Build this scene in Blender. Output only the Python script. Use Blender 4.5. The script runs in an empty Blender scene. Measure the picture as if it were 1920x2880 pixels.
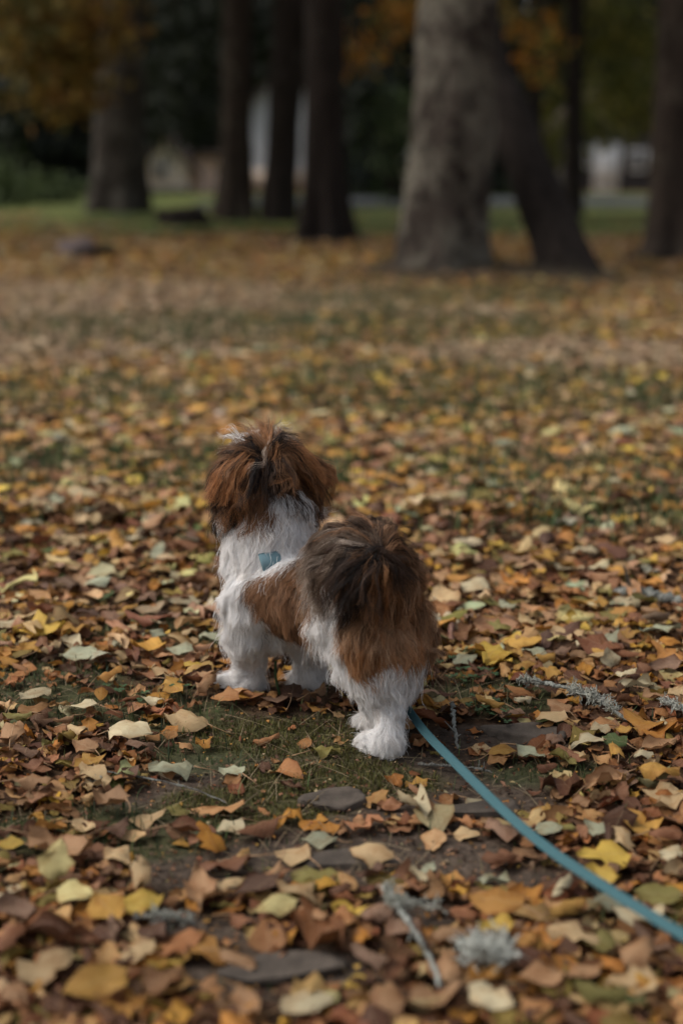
import bpy, bmesh, math, random
import numpy as np
from mathutils import Vector, kdtree

# ------------------------------------------------------------------ camera, sky, sun, exposure
sc = bpy.context.scene
col = sc.collection
CAM_H, PITCH = 0.82, math.radians(13.63)
FPX = 4000.0                                   # focal length in pixels of the 1920 x 2880 photograph
cam_d = bpy.data.cameras.new('camera')
cam = bpy.data.objects.new('camera', cam_d); col.objects.link(cam)
cam.location = (0, 0, CAM_H); cam.rotation_euler = (math.pi/2 - PITCH, 0, 0)
cam_d.sensor_fit = 'VERTICAL'; cam_d.sensor_height = 36; cam_d.lens = 50
cam_d.clip_start = 0.05; cam_d.clip_end = 1500
cam_d.dof.use_dof = True; cam_d.dof.focus_distance = 2.10; cam_d.dof.aperture_fstop = 1.95
sc.camera = cam
world = bpy.data.worlds.new('World'); sc.world = world; world.use_nodes = True
SUN_EL, SUN_AZ = math.radians(52), math.radians(272)     # azimuth from +Y towards +X: from the left, a little behind the camera
wn = world.node_tree.nodes; wl = world.node_tree.links
sky = wn.new('ShaderNodeTexSky'); sky.sky_type = 'NISHITA'; sky.sun_disc = False
sky.sun_elevation = SUN_EL; sky.sun_rotation = SUN_AZ; sky.air_density = 1.0; sky.dust_density = 6.0; sky.ozone_density = 0.6
bgn = wn['Background'] if 'Background' in wn else wn.new('ShaderNodeBackground')
hsv = wn.new('ShaderNodeHueSaturation'); hsv.inputs['Saturation'].default_value = 0.45      # a veiled, overcast sky
wl.new(sky.outputs[0], hsv.inputs['Color']); wl.new(hsv.outputs[0], bgn.inputs['Color']); bgn.inputs['Strength'].default_value = 0.10
sun_d = bpy.data.lights.new('sun', 'SUN'); sun_d.energy = 0.95; sun_d.angle = math.radians(42); sun_d.color = (1.0, 0.97, 0.93)
sun = bpy.data.objects.new('sun', sun_d); col.objects.link(sun)
sdir = Vector((math.sin(SUN_AZ)*math.cos(SUN_EL), math.cos(SUN_AZ)*math.cos(SUN_EL), math.sin(SUN_EL)))
sun.rotation_euler = sdir.to_track_quat('Z', 'Y').to_euler()
sun.location = sdir*30
vs = sc.view_settings
vs.view_transform = 'Standard'; vs.look = 'None'; vs.gamma = 1; vs.use_curve_mapping = False; vs.exposure = 0.60
sc.render.engine = 'CYCLES'
sc.cycles.use_denoising = True
sc.cycles.max_bounces = 6; sc.cycles.diffuse_bounces = 4; sc.cycles.transparent_max_bounces = 4
sc.cycles.use_adaptive_sampling = False

rng = np.random.default_rng(11)
random.seed(5)
K = 1920/1568.0                                # the layout below was measured on a 1568 x 2352 view of the photograph

# ------------------------------------------------------------------ helpers
sp_, cp_ = math.sin(PITCH), math.cos(PITCH)
def ray(x, y):
    u = (x*K - 960)/FPX; v = (1440 - y*K)/FPX
    return np.array([u, cp_ + v*sp_, -sp_ + v*cp_])
def W(x, y, Y):                                # point seen at (x, y) that lies Y metres ahead of the camera
    d = ray(x, y); return np.array([0, 0, CAM_H]) + d*(Y/d[1])
def G(x, y, z=0.0):                            # the ground point seen at (x, y)
    d = ray(x, y); return np.array([0, 0, CAM_H]) + d*((z-CAM_H)/d[2])
def project(p):
    p = np.atleast_2d(p); q = p - np.array([0, 0, CAM_H])
    dep = q[:, 1]*cp_ - q[:, 2]*sp_; up = q[:, 1]*sp_ + q[:, 2]*cp_
    return np.stack([(960 + FPX*q[:, 0]/dep)/K, (1440 - FPX*up/dep)/K, dep], 1)

def _hash(i, j, k, s):
    n = (i*374761393 + j*668265263 + k*2147483647 + s*1274126177) & 0xffffffff
    n = ((n ^ (n >> 13))*1274126177) & 0xffffffff
    n = n ^ (n >> 16)
    return (n & 0xffff)/65535.0
def noise3(p, s=0):
    p = np.asarray(p, float); f = np.floor(p); i = f.astype(np.int64); t = p - f; t = t*t*(3-2*t)
    out = 0
    for a in (0, 1):
        for b in (0, 1):
            for c in (0, 1):
                w = (t[..., 0] if a else 1-t[..., 0])*(t[..., 1] if b else 1-t[..., 1])*(t[..., 2] if c else 1-t[..., 2])
                out = out + w*_hash(i[..., 0]+a, i[..., 1]+b, i[..., 2]+c, s)
    return out
def fbm3(p, s=0, o=3):
    a, v, tot = 1.0, 0, 0
    p = np.asarray(p, float)
    for k in range(o):
        v = v + a*noise3(p*(2**k), s+k*17); tot += a; a *= 0.5
    return v/tot
def fbm2(x, y, s=0, o=3):
    return fbm3(np.stack([np.asarray(x, float), np.asarray(y, float), np.full(np.shape(x), 0.37)], -1), s, o)
def vnoise(p, s=0):
    return np.stack([fbm3(p, s, 2), fbm3(p, s+100, 2), fbm3(p, s+200, 2)], -1)*2 - 1

TREE_SPOTS = []                                # (x, y, radius, mound height)
def height(x, y):
    x = np.asarray(x, float); y = np.asarray(y, float)
    h = (fbm2(x*1.3+7, y*1.3+3, 3, 2)-.5)*.05*np.clip((y-3.0)/3, 0, 1)
    h = h + (fbm2(x*6, y*6, 5, 3)-.5)*.02
    for tx, ty, r, m in TREE_SPOTS:
        h = h + m*np.exp(-((x-tx)**2+(y-ty)**2)/(r*r))
    return h

def tag(o, label=None, cat=None, group=None, kind=None):
    if label: o['label'] = label
    if cat: o['category'] = cat
    if group: o['group'] = group
    if kind: o['kind'] = kind
    return o
def link(name, me, mat=None, parent=None, smooth=True):
    if mat is not None and not me.materials: me.materials.append(mat)
    if smooth and len(me.polygons): me.polygons.foreach_set('use_smooth', np.ones(len(me.polygons), bool))
    o = bpy.data.objects.new(name, me); col.objects.link(o)
    if parent is not None: o.parent = parent
    return o
def empty(name, loc, label, cat, group=None):
    o = bpy.data.objects.new(name, None); col.objects.link(o); o.location = loc; o.empty_display_size = .05
    return tag(o, label, cat, group)
def mesh_np(name, verts, faces, colors=None, uvs=None):
    """verts n x 3, faces m x k (one k) or a list of such arrays; colors per vertex n x 3; uvs per vertex n x 2"""
    if isinstance(faces, np.ndarray): faces = [faces]
    me = bpy.data.meshes.new(name)
    loops = np.concatenate([f.ravel() for f in faces]); tot = np.concatenate([np.full(len(f), f.shape[1]) for f in faces])
    me.vertices.add(len(verts)); me.vertices.foreach_set('co', np.ascontiguousarray(verts, dtype=np.float32).ravel())
    me.loops.add(len(loops)); me.loops.foreach_set('vertex_index', loops.astype(np.int32))
    me.polygons.add(len(tot)); me.polygons.foreach_set('loop_start', np.concatenate([[0], np.cumsum(tot)[:-1]]).astype(np.int32))
    me.polygons.foreach_set('loop_total', tot.astype(np.int32))
    me.update(calc_edges=True); me.validate()
    if colors is not None:
        a = me.attributes.new('col', 'FLOAT_COLOR', 'POINT')
        a.data.foreach_set('color', np.concatenate([colors, np.ones((len(colors), 1))], 1).astype(np.float32).ravel())
    if uvs is not None:
        a = me.attributes.new('luv', 'FLOAT_VECTOR', 'POINT')
        uv3 = uvs if uvs.shape[1] == 3 else np.concatenate([uvs, np.zeros((len(uvs), 1))], 1)
        a.data.foreach_set('vector', uv3.astype(np.float32).ravel())
    return me
class MB:                                      # collects tubes and boxes of one mesh
    def __init__(s): s.v = []; s.f4 = []; s.c = []; s.n = 0
    def add(s, v, f, c=None):
        s.v.append(np.asarray(v, float)); s.f4.append(np.asarray(f)+s.n); s.n += len(v)
        s.c.append(np.tile(np.asarray(c if c is not None else (.5, .5, .5), float), (len(v), 1)))
    def tube(s, pts, rad, n=8, c=None, flat=1.0):
        pts = np.asarray(pts, float); rad = np.broadcast_to(np.asarray(rad, float), (len(pts),))
        t = np.gradient(pts, axis=0); t /= np.linalg.norm(t, axis=1, keepdims=True)+1e-9
        up = np.array([0, 0, 1.0]) if abs(t[0][2]) < .9 else np.array([1.0, 0, 0])
        a = np.cross(t, up); a /= np.linalg.norm(a, axis=1, keepdims=True)+1e-9; b = np.cross(a, t)
        th = np.linspace(0, 2*np.pi, n, endpoint=False)
        ring = pts[:, None]+rad[:, None, None]*(np.cos(th)[None, :, None]*a[:, None]+flat*np.sin(th)[None, :, None]*b[:, None])
        m = len(pts); v = ring.reshape(-1, 3)
        i = np.arange(m-1)[:, None]*n; j = np.arange(n)[None, :]; j2 = (j+1) % n
        f = np.stack([i+j, i+j2, i+n+j2, i+n+j], -1).reshape(-1, 4)
        v = np.concatenate([v, pts[:1], pts[-1:]]); e0, e1 = len(v)-2, len(v)-1
        cap = [[e0, (k+1) % n, k, k] for k in range(n)] + [[e1, (m-1)*n+k, (m-1)*n+(k+1) % n, (m-1)*n+(k+1) % n] for k in range(n)]
        s.add(v, np.concatenate([f, np.array(cap)]), c)
    def box(s, lo, hi, c=None):
        x0, y0, z0 = lo; x1, y1, z1 = hi
        v = [(x0,y0,z0),(x1,y0,z0),(x1,y1,z0),(x0,y1,z0),(x0,y0,z1),(x1,y0,z1),(x1,y1,z1),(x0,y1,z1)]
        s.add(v, [(0,3,2,1),(4,5,6,7),(0,1,5,4),(1,2,6,5),(2,3,7,6),(3,0,4,7)], c)
    def build(s, name, mat, parent=None, smooth=True):
        v = np.concatenate(s.v); f = np.concatenate(s.f4); c = np.concatenate(s.c)
        tri = f[:, 2] == f[:, 3]
        fs = [x for x in (f[~tri], f[tri][:, :3]) if len(x)]
        return link(name, mesh_np(name, v, fs, c), mat, parent, smooth)

# ------------------------------------------------------------------ materials
class NT:
    def __init__(s, name, rough=.8, spec=.3):
        s.m = bpy.data.materials.new(name); s.m.use_nodes = True
        s.n = s.m.node_tree.nodes; s.l = s.m.node_tree.links; s.b = s.n['Principled BSDF']
        s.b.inputs['Roughness'].default_value = rough; s.b.inputs['Specular IOR Level'].default_value = spec
    def new(s, t, **k):
        n = s.n.new(t)
        for a, v in k.items(): setattr(n, a, v)
        return n
    def put(s, sock, v):
        if isinstance(v, bpy.types.NodeSocket): s.l.new(v, sock)
        elif isinstance(v, (tuple, list)) and sock.type == 'RGBA': sock.default_value = tuple(v)+((1,) if len(v) == 3 else ())
        else: sock.default_value = v
    def coord(s): return s.new('ShaderNodeTexCoord').outputs['Object']
    def geo(s): return s.new('ShaderNodeNewGeometry').outputs['Position']
    def attr(s, name, out='Color'): n = s.new('ShaderNodeAttribute', attribute_name=name); return n.outputs[out]
    def noise(s, vec, scale, detail=4, rough=.55, out='Fac', dist=0):
        n = s.new('ShaderNodeTexNoise'); s.put(n.inputs['Vector'], vec); n.inputs['Scale'].default_value = scale
        n.inputs['Detail'].default_value = detail; n.inputs['Roughness'].default_value = rough; n.inputs['Distortion'].default_value = dist
        return n.outputs[out]
    def math(s, op, a, b=0.0, c=0.0):
        n = s.new('ShaderNodeMath', operation=op); s.put(n.inputs[0], a); s.put(n.inputs[1], b); s.put(n.inputs[2], c); return n.outputs[0]
    def ramp(s, f, stops):
        n = s.new('ShaderNodeValToRGB'); s.put(n.inputs[0], f); e = n.color_ramp.elements
        while len(e) < len(stops): e.new(.5)
        for el, (p, c) in zip(e, stops):
            el.position = p; el.color = tuple(c)+(1,) if len(c) == 3 else c
        return n.outputs[0]
    def sstep(s, f, a, b):
        n = s.new('ShaderNodeMapRange', interpolation_type='SMOOTHSTEP'); s.put(n.inputs[0], f); n.inputs[1].default_value = a; n.inputs[2].default_value = b
        return n.outputs[0]
    def mix(s, f, a, b, mode='MIX'):
        n = s.new('ShaderNodeMix', data_type='RGBA', blend_type=mode); s.put(n.inputs[0], f); s.put(n.inputs[6], a); s.put(n.inputs[7], b); return n.outputs[2]
    def scale(s, v, k):
        n = s.new('ShaderNodeVectorMath', operation='MULTIPLY'); s.put(n.inputs[0], v); n.inputs[1].default_value = k; return n.outputs[0]
    def color(s, c): s.put(s.b.inputs['Base Color'], c)
    def bump(s, h, strength=.5, dist=.01):
        n = s.new('ShaderNodeBump'); n.inputs['Strength'].default_value = strength; n.inputs['Distance'].default_value = dist
        s.put(n.inputs['Height'], h); s.l.new(n.outputs[0], s.b.inputs['Normal'])

def mat_plain(name, c, rough=.8, var=.25, nscale=20, bump=.2, bd=.004):
    t = NT(name, rough); p = t.coord(); n = t.noise(p, nscale, 5)
    lo = tuple(x*(1-var) for x in c); hi = tuple(min(1, x*(1+var)) for x in c)
    t.color(t.ramp(n, [(.3, lo), (.7, hi)]))
    if bump: t.bump(t.noise(p, nscale*3, 5), bump, bd)
    return t.m
def mat_attr(name, rough=.8, trans=0.0, nscale=None, var=.2, bump=0):
    t = NT(name, rough); c = t.attr('col')
    if nscale:
        n = t.noise(t.coord(), nscale, 4)
        c = t.mix(1.0, c, t.ramp(n, [(.25, (1-var,)*3), (.75, (1+var,)*3)]), 'MULTIPLY')
        if bump: t.bump(n, bump, .003)
    t.color(c)
    if trans:
        tr = t.new('ShaderNodeBsdfTranslucent'); t.put(tr.inputs[0], c)
        mx = t.new('ShaderNodeMixShader'); mx.inputs[0].default_value = trans
        out = t.n['Material Output']; t.l.new(t.b.outputs[0], mx.inputs[1]); t.l.new(tr.outputs[0], mx.inputs[2]); t.l.new(mx.outputs[0], out.inputs[0])
    return t.m

def make_leaf_mat():
    t = NT('dead_leaf', .62, .25); c = t.attr('col'); uv = t.attr('luv', 'Vector')
    sep = t.new('ShaderNodeSeparateXYZ'); t.l.new(uv, sep.inputs[0]); u, v, seed = sep.outputs
    au = t.math('ABSOLUTE', u)
    sd = t.new('ShaderNodeCombineXYZ'); t.put(sd.inputs[0], t.math('MULTIPLY', u, .6)); t.put(sd.inputs[1], v); t.put(sd.inputs[2], t.math('MULTIPLY', seed, 37.0))
    big = t.noise(sd.outputs[0], 2.2, 3); fine = t.noise(sd.outputs[0], 26, 3, .6)
    vein = t.math('PINGPONG', t.math('MULTIPLY', t.math('SUBTRACT', v, t.math('MULTIPLY', au, .28)), 7.5), .5)
    vline = t.math('SUBTRACT', 1.0, t.sstep(vein, .02, .12))
    mid = t.math('SUBTRACT', 1.0, t.sstep(au, .02, .07))
    veins = t.math('MAXIMUM', t.math('MULTIPLY', vline, .55), mid)
    c2 = t.mix(t.math('MULTIPLY', t.sstep(big, .42, .72), .55), c, t.mix(1.0, c, (.62, .42, .27), 'MULTIPLY'))
    c3 = t.mix(t.math('MULTIPLY', t.sstep(fine, .62, .72), .65), c2, (.09, .05, .03))
    edge = t.math('MULTIPLY', t.sstep(t.math('ADD', au, t.math('MULTIPLY', big, .35)), .95, 1.2), .5)
    c4 = t.mix(edge, c3, t.mix(1.0, c, (.5, .33, .22), 'MULTIPLY'))
    c5 = t.mix(t.math('MULTIPLY', veins, .30), c4, t.mix(.4, c, (.55, .42, .25)))
    t.color(c5)
    t.bump(t.math('ADD', t.math('MULTIPLY', veins, .7), t.math('MULTIPLY', fine, .8)), .5, .0015)
    tr = t.new('ShaderNodeBsdfTranslucent'); t.put(tr.inputs[0], c5)
    mx = t.new('ShaderNodeMixShader'); mx.inputs[0].default_value = .15
    t.l.new(t.b.outputs[0], mx.inputs[1]); t.l.new(tr.outputs[0], mx.inputs[2]); t.l.new(mx.outputs[0], t.n['Material Output'].inputs[0])
    return t.m
M_LEAF = make_leaf_mat()
M_FOL = mat_attr('tree_foliage', .7, .22)
M_GRASS = mat_attr('grass_blade', .7, .2)
M_STEM = mat_plain('leaf_stem', (.28, .17, .09), .7, .2, 60, 0)

# ------------------------------------------------------------------ ground
SP = {}                                        # the trees' places: name -> ground point
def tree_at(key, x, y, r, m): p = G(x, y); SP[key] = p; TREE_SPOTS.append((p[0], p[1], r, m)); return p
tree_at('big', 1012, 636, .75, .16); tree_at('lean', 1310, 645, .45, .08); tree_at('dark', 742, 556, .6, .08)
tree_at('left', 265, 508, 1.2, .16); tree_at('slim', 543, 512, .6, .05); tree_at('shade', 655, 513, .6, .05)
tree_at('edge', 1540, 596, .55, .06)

def graded(a, b, fine, lo, hi, g=1.09):
    mid = list(np.arange(a, b+1e-6, fine)); s = fine; x = b; up = []
    while x < hi: s *= g; x += s; up.append(min(x, hi))
    s = fine; x = a; dn = []
    while x > lo: s *= g; x -= s; dn.append(max(x, lo))
    return np.array(dn[::-1]+mid+up)
gx = graded(-1.0, 1.0, .014, -260, 260); gy = graded(1.0, 3.2, .014, -60, 420, 1.06)
XX, YY = np.meshgrid(gx, gy); ZZ = height(XX, YY)
near = np.exp(-(np.maximum(0, np.abs(XX)-1)**2+np.maximum(0, np.abs(YY-2)-1.5)**2)*2)
ZZ = ZZ + near*((fbm2(XX*45, YY*45, 9, 3)-.5)*.009)
nx_, ny_ = len(gx), len(gy)
ii = np.arange(ny_-1)[:, None]*nx_; jj = np.arange(nx_-1)[None, :]
gf = np.stack([ii+jj, ii+jj+1, ii+nx_+jj+1, ii+nx_+jj], -1).reshape(-1, 4)
# colour fields of the ground: bare soil, moss, leaf mould
def blob(x, y, cx, cy, rx, ry):
    n = fbm2(np.asarray(x)*9, np.asarray(y)*9, 21, 3)-.5
    d = ((x-cx)/rx)**2+((y-cy)/ry)**2
    return np.clip((1.2-d+n*1.3)*1.7, 0, 1)
PATH = [(G(780, 1800), .25, .19), (G(700, 1690), .17, .10), (G(720, 1985), .20, .075), (G(1040, 1830), .16, .12), (G(930, 1960), .18, .08), (G(1120, 1700), .13, .06), (G(640, 2240), .13, .05), (G(480, 2010), .10, .06), (G(1190, 2030), .10, .04), (G(540, 1850), .16, .10), (G(480, 2140), .07, .04), (G(930, 2110), .08, .04)]
MOSS = [(G(690, 1690), .16, .09), (G(600, 1850), .14, .07), (G(760, 1790), .15, .07)]
GRASSY = [(G(330, 1640), .16, .10), (G(250, 1920), .17, .08), (G(100, 1620), .14, .08), (G(450, 1740), .10, .06), (G(100, 1560), .15, .1), (G(1150, 1600), .12, .08), (G(1290, 1780), .12, .05), (G(1080, 900), .9, .8), (G(90, 920), .75, .55), (G(960, 690), 1.0, .75), (G(1120, 680), .7, .5), (G(520, 1100), .4, .35), (G(420, 1460), .18, .12), (G(1450, 1150), .5, .4), (G(1230, 1090), .4, .3), (G(50, 1090), .4, .3), (G(700, 760), 1.6, 1.0)]
def mask(lst, x, y):
    m = np.zeros(np.shape(x))
    for p, rx, ry in lst: m = np.maximum(m, blob(x, y, p[0], p[1], rx, ry))
    return m
mp, mm, mg = mask(PATH, XX, YY), mask(MOSS, XX, YY), mask(GRASSY, XX, YY)
n1 = fbm2(XX*14, YY*14, 31, 4)[..., None]; n2 = fbm2(XX*3, YY*3, 37, 3)[..., None]
soil = np.array((.052, .038, .029))*(1-n1)*.9+np.array((.105, .078, .058))*n1
mould = np.array((.035, .021, .013))*(1-n1)+np.array((.10, .058, .03))*n1
gcol = mould*(1-mp[..., None])+soil*mp[..., None]
gcol = gcol*(1-mg[..., None]*.7)+np.array((.05, .062, .026))*mg[..., None]*.7
gcol = gcol*(1-mm[..., None]*.85)+(np.array((.075, .076, .024))*n1+np.array((.045, .043, .018))*(1-n1))*mm[..., None]*.85
far = np.maximum(np.clip((YY-8)/5, 0, 1), np.clip((np.abs(XX)-.42*YY-.4)/1.2, 0, 1))[..., None]
n3 = fbm2(XX*7, YY*7, 41, 3)[..., None]
farc = np.array((.25, .15, .045))*n3+np.array((.09, .06, .026))*(1-n3)
gcol = gcol*(1-far)+farc*far
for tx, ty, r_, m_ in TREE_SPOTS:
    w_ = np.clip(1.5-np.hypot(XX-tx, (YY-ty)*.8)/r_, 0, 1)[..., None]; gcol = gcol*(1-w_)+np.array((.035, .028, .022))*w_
tg = NT('ground', .95, .15); gc = tg.attr('col'); gp = tg.geo()
gn = tg.noise(gp, 90, 5, .65); gn2 = tg.noise(gp, 400, 3, .6)
tg.color(tg.mix(1.0, gc, tg.ramp(gn, [(.28, (.45,)*3), (.5, (1.0,)*3), (.74, (1.75,)*3)]), 'MULTIPLY'))
tg.bump(tg.math('ADD', gn, tg.math('MULTIPLY', gn2, .5)), .9, .006)
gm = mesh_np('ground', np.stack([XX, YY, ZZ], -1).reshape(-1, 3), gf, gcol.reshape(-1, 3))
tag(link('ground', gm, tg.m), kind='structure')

def sheet(name, x0, x1, y0, y1, n, m, dz, mat, wob=0.0):
    X, Y = np.meshgrid(np.linspace(x0, x1, n), np.linspace(0, 1, m))
    ya = y0+(fbm2(X[0]*.9, X[0]*0+1, 51, 3)-.5)*wob
    Yw = ya[None, :]*(1-Y)+y1*Y
    i = np.arange(m-1)[:, None]*n; j = np.arange(n-1)[None, :]
    f = np.stack([i+j, i+j+1, i+n+j+1, i+n+j], -1).reshape(-1, 4)
    Z = height(X, Yw)+dz
    o = link(name, mesh_np(name, np.stack([X, Yw, Z], -1).reshape(-1, 3), f), mat)
    return tag(o, kind='structure')
tl = NT('lawn', .95, .15); lp = tl.geo(); ln = tl.noise(lp, 1.1, 4)
tl.color(tl.ramp(ln, [(.3, (.05, .072, .024)), (.55, (.12, .14, .04)), (.75, (.20, .18, .045))])); tl.bump(tl.noise(lp, 30, 4), .8, .03)
sheet('lawn', -40, 40, 18.0, 29.0, 260, 40, .02, tl.m, 3.0)
sheet('lawn', -90, -2.9, 29.0, 46, 60, 20, .02, tl.m)
sheet('road', -2.9, 90, 29.3, 39, 60, 6, .012, mat_plain('asphalt', (.05, .055, .065), .7, .15, 3, .2, .01))
sheet('grass_verge', -2.9, 90, 39.2, 46, 60, 6, .02, mat_plain('verge_grass', (.08, .10, .035), .95, .3, 1.5, .5, .03))
kb = MB(); kb.box((-2.9, 29.0, -.05), (90, 29.3, .13)); tag(kb.build('kerb', mat_plain('kerb_stone', (.09, .09, .09), .9, .15, 4, .2), None, False), kind='structure')

# ------------------------------------------------------------------ houses beyond the road
M_ROOF = mat_plain('roof_tile', (.10, .075, .065), .8, .25, 6); M_GLASS = NT('window_glass', .12, .6); M_GLASS.color((.03, .035, .04)); M_GLASS = M_GLASS.m
M_WHITE = mat_plain('white_paint', (.72, .72, .72), .6, .05, 5, .05)
def gable_house(name, label, x0, x1, Y, hw, hr, wallc, base=None, wins=(), door=None, depth=6, frame=M_WHITE, roofm=None):
    cx = (x0+x1)/2; w = (x1-x0)/2
    e = empty(name, (cx, Y, 0), label, 'house')
    wm = mat_plain(name+'_wall', wallc, .85, .08, 2.5, .15)
    v = [(-w,0,0),(w,0,0),(w,depth,0),(-w,depth,0),(-w,0,hw),(w,0,hw),(w,depth,hw),(-w,depth,hw),(0,0,hw+hr),(0,depth,hw+hr)]
    f = [(0,1,5,4),(1,2,6,5),(2,3,7,6),(3,0,4,7),(4,5,8),(7,9,6)]
    me = bpy.data.meshes.new('wall'); me.from_pydata(v, [], f); me.update(); link('wall', me, wm, e, False)
    if base is not None:
        b = MB(); b.box((-w-.04, -.06, 0), (w+.04, depth+.06, base[0])); b.build('plinth', mat_plain(name+'_plinth', base[1], .9, .1, 3), e, False)
    ov = .35; t = .14
    for s in (-1, 1):
        a = np.array([s*(w+ov), -ov, hw-ov*hr/w]); b2 = np.array([0, -ov, hw+hr+.02]); v = []
        for yy in (-ov, depth+ov):
            for p in (a, b2): v += [(p[0], yy, p[2]+.01), (p[0], yy, p[2]+t)]
        f = [(0,2,3,1),(4,5,7,6),(0,4,6,2),(1,3,7,5),(0,1,5,4),(2,6,7,3)]
        me = bpy.data.meshes.new('roof'); me.from_pydata(v, [], f); me.update(); link('roof', me, roofm or M_ROOF, e, False)
    def opening(nm, xc, z0, ww, hh, inner, mat_in):
        fr = MB(); d = .07
        for lo, hi in (((xc-ww/2-d, -.06, z0-d), (xc-ww/2, -.003, z0+hh+d)), ((xc+ww/2, -.06, z0-d), (xc+ww/2+d, -.003, z0+hh+d)),
                       ((xc-ww/2, -.06, z0+hh), (xc+ww/2, -.003, z0+hh+d)), ((xc-ww/2, -.06, z0-d), (xc+ww/2, -.003, z0)), ((xc-.02, -.055, z0), (xc+.02, -.003, z0+hh))):
            fr.box(lo, hi)
        fo = fr.build(nm, frame, e, False)
        g = MB(); g.box((xc-ww/2, -.03, z0), (xc+ww/2, -.004, z0+hh)); g.build(inner, mat_in, fo, False)
    for xc, z0, ww, hh in wins: opening('window', xc, z0, ww, hh, 'pane', M_GLASS)
    if door: opening('door', door[0], .09, door[1], door[2], 'door_panel', door[3])
    return e
def xw(x, Y): return W(x, 450, Y)[0]
Yh = 47.0
gable_house('cottage', 'small cream cottage with a steep gable beyond the road, left of the slim trunk', xw(338, Yh), xw(432, Yh), Yh, .95, .75, (.86, .79, .68), (.18, (.25, .24, .2)), [(-.2, .5, .3, .35)], None, 3)
gable_house('garden_shed', 'low pinkish shed joined to the view beside the cream cottage', xw(418, Yh+.7), xw(524, Yh+.7), Yh+.7, 1.05, .12, (.84, .66, .55), None, [], None, 2)
gable_house('grey_house', 'pale grey house glimpsed in slits between the dark trunks', xw(575, 48), xw(735, 48), 48, 2.7, 1.2, (.62, .64, .68), (.75, (.62, .5, .4)), [(-.1, 1.3, .5, .7)], None, 5)
gable_house('green_house', 'pale green house half hidden behind a shrub left of the big trunk', xw(868, 48), xw(990, 48), 48, 1.75, .7, (.52, .54, .42), (.25, (.1, .1, .1)), [(.2, .7, .45, .5)], None, 5)
gable_house('dark_house', 'dark house with a white front door far behind the right-hand trunks', xw(1290, 49), xw(1530, 49), 49, 2.3, 1.3, (.045, .04, .04), None, [(.75, .75, .45, .6), (-1.0, .9, .4, .5)], (-.32, .72, 1.45, M_WHITE), 6)

# ------------------------------------------------------------------ trees
def bark_mat(name, dark, light, lichen, amt):
    t = NT(name, .95, .15); p = t.coord(); pv = t.scale(p, (1, 1, .22))
    a = t.noise(pv, 11, 6, .7, dist=.8); b = t.noise(p, 2.4, 4, .65); c = t.noise(p, 14, 4, .6)
    base = t.ramp(a, [(.32, dark), (.68, light)])
    lm = t.math('MULTIPLY', t.sstep(t.math('ADD', t.math('MULTIPLY', b, .75), t.math('MULTIPLY', c, .35)), 1-amt-.08, 1-amt+.1), .8)
    t.color(t.mix(lm, base, lichen)); t.bump(a, 1.0, .06); return t.m
BK_LICHEN = bark_mat('bark_lichen', (.010, .008, .006), (.085, .066, .054), (.21, .19, .15), .45)
BK_DARK = bark_mat('bark_dark', (.016, .012, .010), (.046, .036, .030), (.10, .095, .08), .30)
BK_MID = bark_mat('bark_mid', (.024, .018, .014), (.085, .064, .050), (.15, .13, .10), .36)
BK_PALE = bark_mat('bark_pale', (.030, .025, .021), (.115, .095, .08), (.18, .165, .14), .38)

def trunk_mesh(name, pts, rads, mat, parent, flare=.5, fh=.45, lobes=5, seed=0, n=40, limbs=()):
    """pts/rads along the axis (world); the foot flares into lobed roots"""
    pts = np.asarray(pts, float); rads = np.asarray(rads, float)
    L = np.linalg.norm(np.diff(pts, axis=0), axis=1); s = np.concatenate([[0], np.cumsum(L)])
    S = np.unique(np.concatenate([np.linspace(0, 1.2, 14), np.linspace(1.2, s[-1], 46)])); S = S[S <= s[-1]]
    P = np.stack([np.interp(S, s, pts[:, k]) for k in range(3)], 1); R = np.interp(S, s, rads)
    for _ in range(3): P[1:-1] = (P[:-2]+2*P[1:-1]+P[2:])/4
    th = np.linspace(0, 2*np.pi, n, endpoint=False)
    fl = flare*np.exp(-S/fh)
    rs = np.random.default_rng(seed); ph = rs.uniform(0, 6.28)
    lob = 1+fl[:, None]*(.6+.55*np.cos(lobes*th+ph+.4*np.sin(3*th))[None, :]+.4*np.cos(2*th+ph*2)[None, :])
    ring = np.stack([np.cos(th), np.sin(th), 0*th], -1)
    q = P[:, None, :]+R[:, None, None]*lob[..., None]*ring[None]
    nz = fbm3(q*np.array([11, 11, 3.0]), seed, 3)-.5; nb = fbm3(q*2.0, seed+5, 2)-.5
    q = q+ring[None]*(nz*.20*R[:, None]+nb*.22*R[:, None])[..., None]
    m = MB(); mN = len(S); i = np.arange(mN-1)[:, None]*n; j = np.arange(n)[None, :]; j2 = (j+1) % n
    m.add(q.reshape(-1, 3), np.stack([i+j, i+j2, i+n+j2, i+n+j], -1).reshape(-1, 4))
    for a, b, r0 in limbs:
        a = np.asarray(a, float); b = np.asarray(b, float); tt = np.linspace(0, 1, 8)[:, None]
        mid = a*(1-tt)+b*tt+np.array([0, 0, 1])*(np.sin(tt*np.pi)*.12*np.linalg.norm(b-a))
        m.tube(mid, np.linspace(r0, r0*.2, 8), 8)
    return m.build('trunk', mat, parent)

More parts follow.
